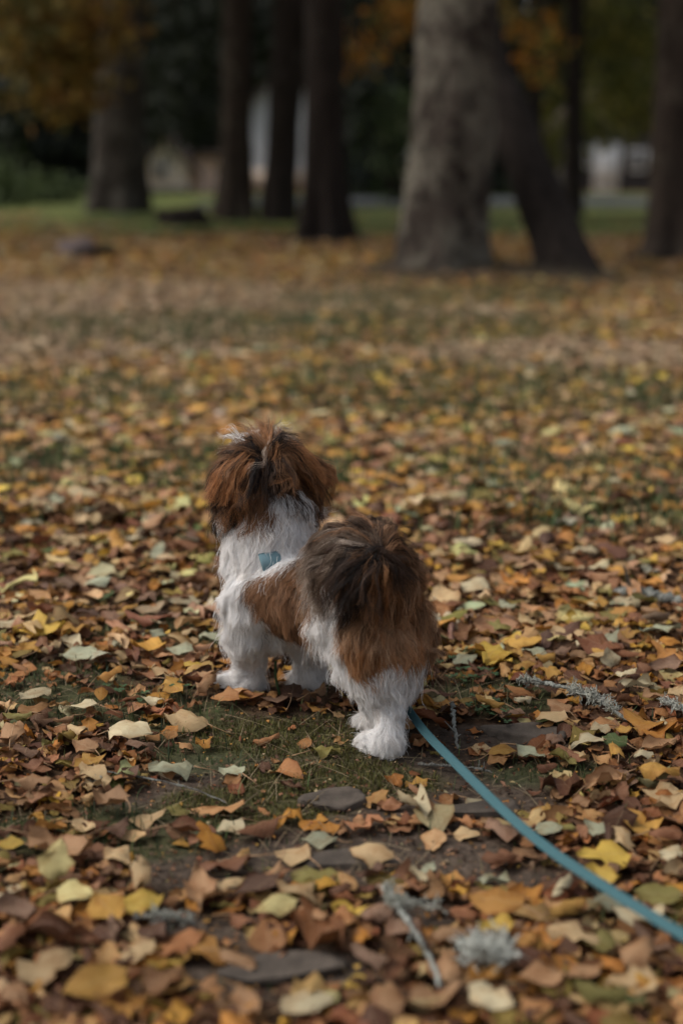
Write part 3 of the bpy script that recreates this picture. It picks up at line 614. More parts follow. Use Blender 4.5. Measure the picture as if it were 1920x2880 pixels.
w0 = 1-u.sum(1)
root = bv[bt[ti, 0]]*w0[:, None]+bv[bt[ti, 1]]*u[:, :1]+bv[bt[ti, 2]]*u[:, 1:]
rn = bn[bt[ti, 0]]*w0[:, None]+bn[bt[ti, 1]]*u[:, :1]+bn[bt[ti, 2]]*u[:, 1:]; rn /= np.linalg.norm(rn, axis=1, keepdims=True)
t, L, F, ci = coat_at(root, rn)
hd_ = np.linalg.norm(root-headc, axis=1) < .12
L = np.where(hd_ & (L > .032), .032+(L-.032)*.5, L); L = np.where((root[:, 1] < 1.99) & (L > .03), .03+(L-.03)*.6, L); L = np.where((root[:, 2] < .12) & (root[:, 1] < 2.05), L*.72, L)
F = np.where((root[:, 2] < .12) & (root[:, 1] < 2.05), F*.7, F)
FL = rs.random(NH) < .05; leg_ = (root[:, 2] < .125); L = np.where(leg_, L*np.where(root[:, 1] > 2.04, .62, .80), L); F = np.where(leg_, F*.85, F)
F = np.where(FL, F+.22, F); L = np.where(FL, L*1.3, L)
L = L*rs.uniform(.55, 1.2, NH)*(.8+.4*fbm3(root*45, 71, 2))
t = t+vnoise(root*32, 500)*.42+rs.normal(size=(NH, 3))*.07; t -= (t*rn).sum(1, keepdims=True)*rn*.8; t /= np.linalg.norm(t, axis=1, keepdims=True)
Fz = np.clip(F+ (fbm3(root*60, 72, 2)-.5)*.35+rs.normal(size=NH)*.05, .05, .9)
KP = 7; sv = np.linspace(0, 1, KP)
longh = np.clip((L-.03)/.03, 0, 1)
dirn = t*(1-Fz[:, None])+rn*Fz[:, None]; dirn /= np.linalg.norm(dirn, axis=1, keepdims=True)
P_ = root[:, None]+L[:, None, None]*sv[None, :, None]*dirn[:, None]
# bend along the flow and downwards with length
P_ = P_+(L[:, None]*sv[None]**2*.30)[..., None]*(t-rn*.35)[:, None]
P_ = P_-rn[:, None]*((L[:, None]*sv[None])**2/(2*.062))[..., None]*np.where(root[:, 2] > .13, .95, .35)[:, None, None]
P_[..., 2] -= L[:, None]*sv[None]**2*(.08+.25*longh[:, None])
# clumps: every hair leans towards the nearest guide hair
ng = NH//30; gi = rs.choice(NH, ng, replace=False)
kd = kdtree.KDTree(ng)
for k_, g in enumerate(gi): kd.insert(root[g], k_)
kd.balance()
near_g = np.array([kd.find(p)[1] for p in root]); gg = gi[near_g]
same = (np.abs(cpC.max()-0) >= 0) & (ci == ci[gg])
cl_ = (.68*np.clip(.25+rs.random(NH), 0, 1))*np.where(same, 1, .35)*np.where(FL, .2, 1)
goff = P_[gg]
P_ = P_+(goff-P_)*(cl_[:, None]*sv[None]**1.6)[..., None]*(1-.25*longh[:, None, None])
# small waves
amp = (.0022+.0035*longh)*np.where(hd_, 1.7, 1)
ph = fbm3(root*70, 90, 2)*40
wv = 1.25*np.sin(sv[None]*(5.5+3*rs.random(NH))[:, None]+ph[:, None])*sv[None]*amp[:, None]
side = np.cross(t, rn)
flat_ = P_.reshape(-1, 3)
wob = np.stack([noise3(flat_*np.array([62, 62, 48]), 600+i) for i in range(3)], -1)-.5
P_ = P_+wob.reshape(P_.shape)*(np.clip(L*.62, .004, .022)[:, None]*sv[None]**.8)[..., None]
P_ = P_+side[:, None]*wv[..., None]
P_[..., 2] = np.maximum(P_[..., 2], height(root[:, 0], root[:, 1])[:, None]+.003+.004*rs.random((NH, 1)))
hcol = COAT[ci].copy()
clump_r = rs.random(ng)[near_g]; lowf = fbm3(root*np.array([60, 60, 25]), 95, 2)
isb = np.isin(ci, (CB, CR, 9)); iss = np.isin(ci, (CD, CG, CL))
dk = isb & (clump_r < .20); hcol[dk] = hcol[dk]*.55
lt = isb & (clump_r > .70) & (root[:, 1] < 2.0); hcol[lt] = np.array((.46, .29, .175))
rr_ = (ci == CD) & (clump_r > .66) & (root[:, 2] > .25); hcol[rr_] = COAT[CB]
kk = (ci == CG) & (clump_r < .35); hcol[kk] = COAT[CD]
k2 = (ci == CL) & (clump_r < .30); hcol[k2] = COAT[CG]
hcol *= (.82+.36*rs.random(NH))[:, None]*(.8+.4*lowf)[:, None]
hcol = np.clip(hcol, .008, .82)
hrad = np.where(np.isin(ci, (CW, CWW)), .00033, .00031)*(.8+.5*rs.random(NH))
is_head = (root[:, 2] > .27) & (np.linalg.norm(root-headc, axis=1) < .115) & (ci != CW)
is_tail = np.isin(ci, (CG, CL, CK, CD, CB, CR, 9)) & (root[:, 1] < 1.98) & (root[:, 2] > .255) & ~is_head
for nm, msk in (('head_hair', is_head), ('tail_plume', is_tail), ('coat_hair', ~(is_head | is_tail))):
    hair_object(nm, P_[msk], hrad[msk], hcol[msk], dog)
# long locks of the ears and the crown, drawn strand by strand
def locks(name, specs, seed):
    rs = np.random.default_rng(seed); P = []; C = []
    for (x0, y0, Y0), (x1, y1, Y1), (x2, y2, Y2), n, wdt, cidx in specs:
        a, b, c = W(x0, y0, Y0), W(x1, y1, Y1), W(x2, y2, Y2)
        s = np.linspace(0, 1, 9)[None, :, None]
        for _ in range(max(1, n//9)):
            o1 = rs.normal(size=3)*wdt; o2 = o1*rs.uniform(.8, 1.6)+rs.normal(size=3)*wdt*.5; end = rs.uniform(.75, 1.12)
            A = a+o1*.6+rs.normal(size=(12, 1, 3))*.0035; B = b+o1+rs.normal(size=(12, 1, 3))*.0035; E = B*0+(b+o1)*(1-end)+(c+o2)*end+rs.normal(size=(12, 1, 3))*.0030
            q = A*(1-s)**2+2*B*s*(1-s)+E*s**2
            q = q+np.sin(s*rs.uniform(5, 11)+rs.uniform(0, 6))*s*.0032*rs.normal(size=(1, 1, 3))
            P.append(q); cc = COAT[cidx[rs.integers(len(cidx))]]*rs.uniform(.7, 1.3)
            C.append(np.tile(cc, (12, 1))*rs.uniform(.8, 1.2, (12, 1)))
    P = np.concatenate(P); P = P+(np.stack([noise3(P.reshape(-1, 3)*np.array([60, 60, 42]), 700+seed*3+i) for i in range(3)], -1)-.5).reshape(P.shape)*(.016*np.linspace(0, 1, 9)[None, :, None]); C = np.clip(np.concatenate(C), .006, .82)
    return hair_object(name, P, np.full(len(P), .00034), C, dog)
RB = (CR, 8, CB, 8, CR, CD); DB = (CD, CD, CB, CK, CB)
locks('ear_hair', [((560, 1050, 2.12), (512, 1070, 2.105), (492, 1140, 2.115), 520, .0065, RB), ((570, 1052, 2.11), (535, 1075, 2.09), (520, 1140, 2.10), 440, .0065, RB), ((580, 1070, 2.105), (558, 1095, 2.09), (556, 1150, 2.09), 280, .006, RB),
                   ((520, 1060, 2.15), (492, 1090, 2.14), (482, 1140, 2.14), 260, .006, (CB, CD, CG)), ((500, 1120, 2.13), (492, 1145, 2.12), (492, 1170, 2.12), 180, .005, (CK, CD)), ((525, 1120, 2.11), (520, 1155, 2.10), (514, 1188, 2.10), 20, .002, (CD,))], 1)
locks('ear_hair', [((660, 1028, 2.15), (712, 1048, 2.15), (745, 1110, 2.165), 420, .0065, RB), ((668, 1042, 2.13), (708, 1070, 2.13), (728, 1122, 2.145), 340, .007, (CR, CD, CB, CR)), ((685, 1040, 2.16), (745, 1075, 2.165), (772, 1106, 2.17), 110, .0035, (CR, CB, 8)), ((695, 1065, 2.16), (758, 1085, 2.165), (756, 1138, 2.17), 110, .004, (CR, CB)), ((690, 1060, 2.14), (735, 1085, 2.15), (742, 1140, 2.155), 200, .006, (CR, CD, CB))], 2)
locks('crown_hair', [((606, 1050, 2.115), (590, 1010, 2.115), (560, 1002, 2.14), 200, .008, DB), ((620, 1045, 2.115), (622, 1002, 2.12), (615, 984, 2.155), 240, .009, (CB, CR, CD)), ((622, 1045, 2.115), (652, 1012, 2.12), (680, 1030, 2.13), 220, .008, DB),
                     ((600, 1048, 2.112), (560, 1020, 2.11), (530, 1055, 2.115), 240, .008, DB), ((625, 1006, 2.15), (632, 985, 2.16), (646, 972, 2.18), 80, .008, (CL, CW, CB)), ((560, 1012, 2.15), (535, 995, 2.16), (518, 1004, 2.17), 45, .007, (CL, CW, CG)), ((600, 1003, 2.15), (596, 985, 2.16), (585, 974, 2.18), 60, .007, (CL, CB)),
                     ((624, 1008, 2.115), (615, 1050, 2.09), (580, 1082, 2.088), 12, .0006, (CL,)), ((610, 1060, 2.105), (600, 1105, 2.09), (592, 1150, 2.09), 300, .010, DB), ((635, 1060, 2.107), (648, 1085, 2.095), (638, 1125, 2.095), 240, .008, DB),
                     ((615, 1105, 2.095), (660, 1090, 2.09), (672, 1115, 2.095), 80, .004, (CB, CR))], 3)
locks('tail_lock', [((866, 1275, 1.875), (806, 1205, 1.89), (728, 1278, 1.93), 420, .009, (CG, CL, CG, CB)), ((866, 1278, 1.87), (798, 1238, 1.868), (752, 1318, 1.90), 420, .009, (CG, CD, CL)), ((866, 1280, 1.866), (815, 1272, 1.85), (782, 1360, 1.866), 420, .009, (CD, CK, CB)),
                    ((867, 1282, 1.864), (836, 1300, 1.842), (826, 1385, 1.855), 460, .010, (CK, CK, CD)), ((860, 1290, 1.862), (800, 1310, 1.845), (778, 1385, 1.868), 420, .010, (CK, CD)), ((866, 1290, 1.86), (850, 1330, 1.84), (856, 1395, 1.855), 320, .010, (CK, CD, CB)), ((868, 1276, 1.87), (846, 1207, 1.885), (790, 1212, 1.91), 300, .008, (CG, CD, CB)), ((870, 1280, 1.866), (884, 1222, 1.875), (915, 1252, 1.89), 240, .008, (CB, CD)),
                    ((870, 1282, 1.864), (900, 1275, 1.852), (922, 1350, 1.872), 360, .009, (CB, CD, CD)), ((868, 1284, 1.862), (877, 1310, 1.842), (880, 1375, 1.857), 300, .008, (CR, CB, CD, CK)), ((870, 1278, 1.868), (915, 1262, 1.87), (940, 1318, 1.89), 180, .007, (CD, CB)),
                    ((848, 1272, 1.885), (755, 1238, 1.91), (708, 1330, 1.945), 340, .008, (CL, CW, CG))], 4)
M_NOSE = NT('dog_nose', .35, .5); M_NOSE.color((.012, .011, .011)); M_NOSE = M_NOSE.m
def blob_part(name, c, r, ax, mat):
    b = bmesh.new(); ellipsoid(b, c, r, ax); m_ = bpy.data.meshes.new(name); b.to_mesh(m_); b.free(); return link(name, m_, mat, dog)
AX = np.stack([HR, HD, HU])
blob_part('nose', headc+HD*.094-HU*.008, (.011, .008, .009), AX, M_NOSE)
for s in (-1, 1): blob_part('eye', headc+HD*.064+HR*s*.028+HU*.010, (.0095, .0085, .0095), AX, M_NOSE)

# ------------------------------------------------------------------ harness and leash
def web_mat(name, c):
    t = NT(name, .75, .3); p = t.coord()
    w = t.new('ShaderNodeTexWave'); w.inputs['Scale'].default_value = 240; t.put(w.inputs['Vector'], p); w.inputs['Distortion'].default_value = 1.0
    t.color(t.mix(t.math('MULTIPLY', t.noise(p, 60, 3), .5), c, tuple(x*.7 for x in c))); t.bump(w.outputs['Fac'], .35, .0006); return t.m
M_WEB = web_mat('teal_webbing', (.042, .112, .128))
M_HARN = web_mat('harness_cloth', (.15, .255, .295))
def ribbon(name, pts, width, thick, wdir, mat, parent):
    pts = np.asarray(pts, float); t_ = np.gradient(pts, axis=0); t_ /= np.linalg.norm(t_, axis=1, keepdims=True)
    wd = np.asarray(wdir, float); wd = np.broadcast_to(wd, pts.shape); wd = wd-(wd*t_).sum(1, keepdims=True)*t_; wd /= np.linalg.norm(wd, axis=1, keepdims=True)
    nn = np.cross(t_, wd); h = width/2; k = thick/2
    pr = [(-h, -k*.3), (-h+k, -k), (h-k, -k), (h, -k*.3), (h, k*.3), (h-k, k), (-h+k, k), (-h, k*.3)]
    ring = np.stack([pts+wd*a+nn*b for a, b in pr], 1); n = len(pr); m = MB(); mN = len(pts)
    i = np.arange(mN-1)[:, None]*n; j = np.arange(n)[None, :]; j2 = (j+1) % n
    f = np.stack([i+j, i+j2, i+n+j2, i+n+j], -1).reshape(-1, 4)
    m.add(ring.reshape(-1, 3), np.concatenate([f, [(0, 1, 2, 3), (0, 3, 4, 7), (4, 5, 6, 7)], np.array([(0, 1, 2, 3), (0, 3, 4, 7), (4, 5, 6, 7)])+(mN-1)*n]))
    return m.build(name, mat, parent)
def smooth_path(ctrl, n=60):
    c = np.asarray(ctrl, float); t0 = np.arange(len(c)); tt = np.linspace(0, len(c)-1, n); out = np.stack([np.interp(tt, t0, c[:, k]) for k in range(3)], 1)
    for _ in range(int(n/len(c)*1.6)): out[1:-1] = (out[:-2]+2*out[1:-1]+out[2:])/4
    return out
# the strap runs round the chest behind the shoulders
ctr = (sho*.75+mid_*.25); axb = (sho-mid_)/np.linalg.norm(sho-mid_); e1 = np.cross(axb, UP); e1 /= np.linalg.norm(e1); e2 = np.cross(e1, axb)
harn = empty('harness', tuple(ctr), 'blue cloth harness almost buried in the white neck fur of the dog', 'harness')
th = np.linspace(0, 2*np.pi, 49)
hp = np.stack([(e1*math.cos(a)+e2*math.sin(a))*.057 for a in th])
ribbon('chest_strap', hp, .022, .004, axb, M_HARN, harn)
top = W(622, 1290, 2.03)-ctr
pp = np.stack([W(617+q*16, 1270+q*50, 2.081-.010*math.sin(q*3)) for q in np.linspace(0, 1, 12)])-ctr
ribbon('back_panel', pp, .033, .005, np.array([1, .35, .1]), M_HARN, harn)
lc = [W(800, 1400, 2.16), W(860, 1500, 2.12), W(905, 1580, 2.05), G(939, 1634, 0.038), G(979, 1687, 0.043), G(1029, 1737, 0.047), G(1079, 1787, 0.050), G(1129, 1837, 0.053), G(1179, 1884, 0.056), G(1229, 1927, 0.059), G(1284, 1969, 0.063), G(1334, 2002, 0.067), G(1384, 2034, 0.071), G(1434, 2067, 0.076), G(1484, 2097, 0.081), G(1568, 2149, 0.090), G(1700, 2215, .105), G(1900, 2320, .14)]
lp_ = smooth_path(lc, 140)
leash = empty('leash', tuple(lp_[-1]), 'flat teal webbing leash trailing from behind the hind leg across the leaves', 'leash')
wdirs = np.array([.80, .10, .59])*np.ones((140, 1)); 
ribbon('strap', lp_-lp_[-1], .0122, .0022, wdirs, M_WEB, leash)
lp2 = smooth_path([lp_[-1], lp_[-1]+np.array([.08, -.05, .05]), lp_[-1]+np.array([.14, -.06, .13]), lp_[-1]+np.array([.10, -.04, .20]), lp_[-1]+np.array([.03, -.01, .10]), lp_[-1]+np.array([0, .01, .01])], 60)
ribbon('hand_loop', lp2-lp_[-1], .0122, .0022, np.array([.3, .9, .3]), M_WEB, leash)

# ------------------------------------------------------------------ stones, twigs, lichen
def stone_mat(name, a, b):
    t = NT(name, .9, .2); p = t.coord(); n = t.noise(p, 30, 6, .65); t.color(t.ramp(n, [(.3, a), (.7, b)])); t.bump(n, .7, .006); return t.m
M_STONE = stone_mat('flat_stone', (.040, .033, .027), (.105, .085, .068)); M_PINK = stone_mat('pink_stone', (.11, .085, .08), (.24, .19, .18))
def stone(name, label, p, size, seed, mat, sink=.3, ang=0.0, group=None, flatk=0):
    b = bmesh.new(); bmesh.ops.create_icosphere(b, subdivisions=4, radius=1)
    rs = np.random.default_rng(seed); ns = rs.normal(size=(9, 3)); ns[:, 2] *= .4; ns /= np.linalg.norm(ns, axis=1, keepdims=True); dd = rs.uniform(.55, .9, 9)
    co = np.array([v.co for v in b.verts])
    for q, d in zip(ns, dd):
        s_ = co@q; co -= np.clip(s_-d, 0, None)[:, None]*q*.92
    co[:, 2] = np.minimum(co[:, 2], .55+.08*co[:, 0])
    co *= (1+(fbm3(co*2.2, seed, 3)-.5)*.25)[:, None]
    ca, sa = math.cos(ang), math.sin(ang)
    co = co*np.asarray(size); co = np.stack([co[:, 0]*ca-co[:, 1]*sa, co[:, 0]*sa+co[:, 1]*ca, co[:, 2]-size[2]*.55+size[2]*1.1*(1-sink)], 1)
    for v, c_ in zip(b.verts, co): v.co = c_
    m_ = bpy.data.meshes.new(name); b.to_mesh(m_); b.free(); o = link(name, m_, mat)
    o.location = (p[0], p[1], float(height(p[0], p[1]))); return tag(o, label, 'stone', group)
stone('flat_stone', 'thin flat brown stone lying on bare soil in front of the hind paw', G(768, 1848), (.056, .038, .017), 3, M_STONE, .45, .25)
stone('flat_stone', 'grey buried slab showing through the leaves under the leash start', G(1200, 1690), (.075, .04, .018), 5, M_STONE, .35, -.2)
stone('flat_stone', 'broad dark worn slab among the blurred leaves nearest the camera', G(640, 2245), (.075, .035, .012), 7, M_STONE, .12, .1)
stone('flat_stone', 'low grey earth-coloured slab between the moss and the nearest leaves', G(800, 1985), (.085, .03, .013), 8, M_STONE, .35, 0)
stone('flat_stone', 'mossy grey slab edge just under the middle of the leash', G(1105, 1862), (.06, .03, .014), 12, M_STONE, .35, .3)
stone('field_stone', 'blurred pinkish round stone lying near the thick left trunk', G(178, 592), (.18, .15, .21), 9, M_PINK, .25)
stone('field_stone', 'dark brown stone touching the pinkish round stone', G(214, 600), (.2, .16, .17), 10, BK_DARK, .3)
stone('field_stone', 'low dark stone between the thick left trunk and the slim trunk', G(425, 520), (.55, .35, .4), 11, BK_DARK, .4)

def lichen_mesh(name, parent, base, n, size, seed, cols=((.32, .32, .27), (.39, .39, .34), (.24, .25, .21))):
    rs = np.random.default_rng(seed); m = MB()
    for _ in range(n):
        p = base[rs.integers(len(base))]+rs.normal(size=3)*size*.12; d = rs.normal(size=3); d[2] = abs(d[2])*.7+.05; d /= np.linalg.norm(d)
        L_ = size*rs.uniform(.35, .8); q = [p]
        for k in range(4): d = d+rs.normal(size=3)*.55; d /= np.linalg.norm(d); q.append(q[-1]+d*L_/4)
        m.tube(q, np.linspace(.0010, .0004, 5), 4, cols[rs.integers(3)])
        if rs.random() < .7:
            d2 = d+rs.normal(size=3)*.9; d2 /= np.linalg.norm(d2); m.tube([q[2], q[2]+d2*L_*.25, q[2]+d2*L_*.42], [.0008, .0006, .0004], 4, cols[rs.integers(3)])
    o = m.build(name, M_LICH, parent); o['kind'] = 'stuff'; return o
M_LICH = mat_attr('lichen', .9); M_TWIG = bark_mat('twig_bark', (.05, .042, .036), (.15, .13, .115), (.36, .38, .34), .42)
def gz(x, y, dz=.0):
    p = G(x, y, .01); p[2] = float(height(p[0], p[1]))+dz; return p
def twig(label, path, r0, r1, lich=(), seed=0, group='twigs on the ground'):
    pts = smooth_path([gz(*q) for q in path], 24); rs = np.random.default_rng(seed); pts[1:-1] += rs.normal(size=(22, 3))*r0*.25
    e = empty('lichen_twig' if lich else 'twig', tuple(pts[0]), label, 'twig', group)
    m = MB(); m.tube(pts-pts[0], np.linspace(r0, r1, 24)*(1+.25*rs.normal(size=24)), 8)
    for k in rs.integers(4, 22, 3):
        d = rs.normal(size=3)*.5+np.array([0, 0, .4]); m.tube([pts[k]-pts[0], pts[k]-pts[0]+d*r0*3, pts[k]-pts[0]+d*r0*6], [r0*.5, r0*.35, r0*.15], 6)
    m.build('stick', M_TWIG, e)
    for i, (a, b, n, sz) in enumerate(lich): lichen_mesh('lichen', e, pts[int(a*23):int(b*23)+1]-pts[0], n, sz, seed+i+50)
    return e
twig('grey twig tufted with pale lichen lying on leaves to the right of the dog', [(1196, 1588, .026), (1240, 1600, .032), (1300, 1612, .034), (1370, 1632, .032), (1440, 1665, .02)], .0042, .0026, [(0, .24, 110, .018), (.55, .88, 190, .026)], 1)
twig('short twig furred with lichen at the right edge beside the teal leash', [(1520, 1640, .03), (1560, 1655, .03), (1620, 1680, .02)], .0045, .003, [(0, .8, 100, .019)], 2)
twig('small upright lichen spotted stick beside the leash near the hind paw', [(1036, 1655, .035), (1042, 1680, .02), (1052, 1712, .008)], .0032, .0022, [(0, .3, 16, .010)], 3)
twig('thin black twig lying on bare soil under the hind paw', [(960, 1745, .006), (1020, 1752, .010), (1100, 1762, .012), (1130, 1768, .008)], .0022, .0012, (), 4)
twig('blurred grey forked stick beside the pale lichen tuft nearest the camera', [(885, 2080, .03), (930, 2150, .03), (985, 2220, .025), (1010, 2290, .02)], .0036, .003, [(0, .3, 60, .026)], 5)
twig('thin dark twig across the dry grass left of the moss', [(200, 1770, .012), (330, 1795, .016), (450, 1812, .012), (520, 1835, .006)], .0018, .001, (), 6)
twig('pale lichen stick among the blurred yellow leaves at the bottom', [(310, 2125, .02), (380, 2132, .024), (450, 2142, .02)], .004, .003, [(.3, .9, 60, .02)], 7)
twig('dark fallen stick lying across the leaves beyond the dog, toward the right edge', [(1415, 1372, .02), (1470, 1380, .025), (1530, 1388, .02), (1600, 1395, .02)], .011, .008, (), 8)
e = empty('lichen_tuft', tuple(gz(1115, 2225)), 'large blurred tuft of pale grey lichen among the nearest leaves', 'lichen')
bs = np.array([gz(x, y, .030)-gz(1115, 2225) for x in range(1065, 1175, 14) for y in (2212, 2225, 2240)])
lichen_mesh('branches', e, bs, 240, .034, 91, ((.42, .43, .38), (.50, .51, .46), (.34, .35, .31)))
e = empty('lichen_tuft', tuple(gz(950, 2105)), 'smaller blurred tuft of grey lichen on the forked stick', 'lichen')
bs = np.array([gz(x, y, .022)-gz(950, 2105) for x in range(885, 1000, 14) for y in (2095, 2112)])
lichen_mesh('branches', e, bs, 60, .024, 92)
e = empty('lichen_tuft', tuple(gz(220, 1800)), 'tiny pale lichen scrap on the dark twig in dry grass', 'lichen')
lichen_mesh('branches', e, np.array([gz(x, 1800, .012)-gz(220, 1800) for x in range(200, 240, 6)]), 50, .014, 93)

# ------------------------------------------------------------------ fallen leaves
PAL = {'tan': (.35, .20, .10), 'pale tan': (.46, .325, .17), 'cream': (.54, .46, .29), 'pale yellow': (.54, .46, .20), 'ochre': (.44, .245, .055), 'yellow': (.56, .38, .07), 'orange': (.40, .20, .050), 'rust': (.20, .085, .040),
       'dark brown': (.105, .055, .034), 'pinkish brown': (.26, .155, .10), 'olive': (.22, .19, .055), 'grey green': (.36, .37, .25), 'green': (.085, .125, .040)}
NAMES = list(PAL); PALV = np.array([PAL[k] for k in NAMES])*1.05
WUND = np.array([.22, .10, .04, .01, .08, .02, .05, .09, .20, .16, .06, .02, .01]); WUND /= WUND.sum()
WNEAR = np.array([.23, .15, .07, .03, .12, .04, .09, .09, .08, .08, .05, .035, .01]); WNEAR /= WNEAR.sum()
WFAR = np.array([.24, .19, .045, .03, .19, .05, .075, .05, .10, .06, .07, .025, .02]); WFAR /= WFAR.sum()
def leaf_geometry(n, L, yaw, tilt, roll, curl, bend, wave, lobe, cols, pos, nu, nvv, seed, stem=True):
    """n leaves as one vertex array: verts n x k x 3, faces, colours, uv+seed"""
    rs = np.random.default_rng(seed)
    us = np.linspace(-1, 1, nu); vv = np.linspace(0, 1, nvv)
    U, V = np.meshgrid(us, vv); U = U.ravel()[None]; V = V.ravel()[None]; kN = U.shape[1]
    wv = np.sin(np.pi*np.clip(vv, 0, 1)**.72)**.75; wv[0] = .10; wv[-1] = .02
    asp = rs.uniform(.58, .86, (n, 1))
    jag = 1+rs.normal(size=(n, nvv))*np.where(lobe, .22, .11)[:, None]
    lo = 1-np.where(lobe, .30, 0)[:, None]*(.5+.5*np.cos(vv[None]*2*np.pi*2.6+.9))
    hw = (wv[None]*asp*.5*jag*lo)
    hwL = hw*(1+rs.normal(size=(n, nvv))*.05); hwR = hw*(1+rs.normal(size=(n, nvv))*.05)
    hwV = np.where(U < 0, np.repeat(hwL, nu, 1), np.repeat(hwR, nu, 1))
    x = U*hwV; y = np.broadcast_to(V-.5, x.shape)+.02*np.sin(U*9+V*21)
    y = y-np.abs(U)*.05*np.sin(np.pi*V)
    c = curl[:, None]; R = 1/np.maximum(np.abs(c), 1e-3)*.38
    ang = x/R
    x2 = np.where(np.abs(c) > .05, R*np.sin(ang), x); z = np.where(np.abs(c) > .05, np.sign(c)*R*(1-np.cos(ang)), 0)
    z = z+bend[:, None]*(V-.5)**2*1.0+wave[:, None]*(.10*np.sin(V*9+rs.uniform(0, 6, (n, 1)))*U+.05*np.sin(V*14+U*3+rs.uniform(0, 6, (n, 1))))
    q = np.stack([x2, y, z], -1)*L[:, None, None]
    F = []
    for a in range(nvv-1):
        for b in range(nu-1): F.append((a*nu+b, a*nu+b+1, (a+1)*nu+b+1, (a+1)*nu+b))
    uv = np.stack([np.broadcast_to(U, x.shape), np.broadcast_to(V, x.shape), np.broadcast_to(rs.random((n, 1)), x.shape)], -1)
    cc = np.repeat(cols[:, None], kN, 1)
    # orientation
    cy, sy, ct, st, cr, sr = np.cos(yaw), np.sin(yaw), np.cos(tilt), np.sin(tilt), np.cos(roll), np.sin(roll)
    def rot(p):
        X, Y, Z = p[..., 0], p[..., 1], p[..., 2]
        e = (slice(None), None)
        X, Z = X*cr[e]+Z*sr[e], -X*sr[e]+Z*cr[e]
        Y, Z = Y*ct[e]-Z*st[e], Y*st[e]+Z*ct[e]
        X, Y = X*cy[e]-Y*sy[e], X*sy[e]+Y*cy[e]
        return np.stack([X, Y, Z], -1)
    return rot, q, np.array(F), cc, uv
def settle(q, pos, lift):
    """drop every leaf so that its lowest point rests LIFT above the ground"""
    z0 = q[..., 2].min(1); base = height(pos[:, 0], pos[:, 1])+lift-z0
    return q+np.stack([pos[:, 0], pos[:, 1], base], 1)[:, None]
def pack(name, q, F, cc, uv):
    n, k, _ = q.shape
    f = (F[None]+np.arange(n)[:, None, None]*k).reshape(-1, F.shape[1])
    return mesh_np(name, q.reshape(-1, 3), f, cc.reshape(-1, 3), uv.reshape(-1, 3))
def rand_leaves(n, rs, wts, smean=.046):
    L = np.clip(rs.lognormal(math.log(smean), .34, n), .020, .09)
    ci = rs.choice(len(NAMES), n, p=wts)
    colr = PALV[ci]*rs.uniform(.72, 1.22, (n, 1))*(1+rs.normal(size=(n, 3))*.05)
    curl = rs.normal(size=n)*.8; curl = np.where(rs.random(n) < .18, np.sign(curl)*rs.uniform(1.5, 3.0, n), curl)
    curl = np.where(np.isin(ci, (7, 8, 9)), curl*1.4, curl)
    return dict(L=L, ci=ci, cols=np.clip(colr, .01, .75), yaw=rs.uniform(0, 6.283, n), tilt=rs.normal(size=n)*.25, roll=rs.normal(size=n)*.25, curl=curl, bend=rs.normal(size=n)*.45, wave=np.abs(rs.normal(size=n))*1.5, lobe=rs.random(n) < .22)

def in_view(p, m=60):
    q = project(p); return (q[:, 0] > -m) & (q[:, 0] < 1568+m) & (q[:, 1] > -m) & (q[:, 1] < 2352+m) & (q[:, 2] > 0)
PAWS = [fl_p, fr_p, hl_p, hr_p]
def paw_clear(x, y, r=.045): return np.all([np.hypot(x-p[0], y-p[1]) > r for p in PAWS], axis=0)

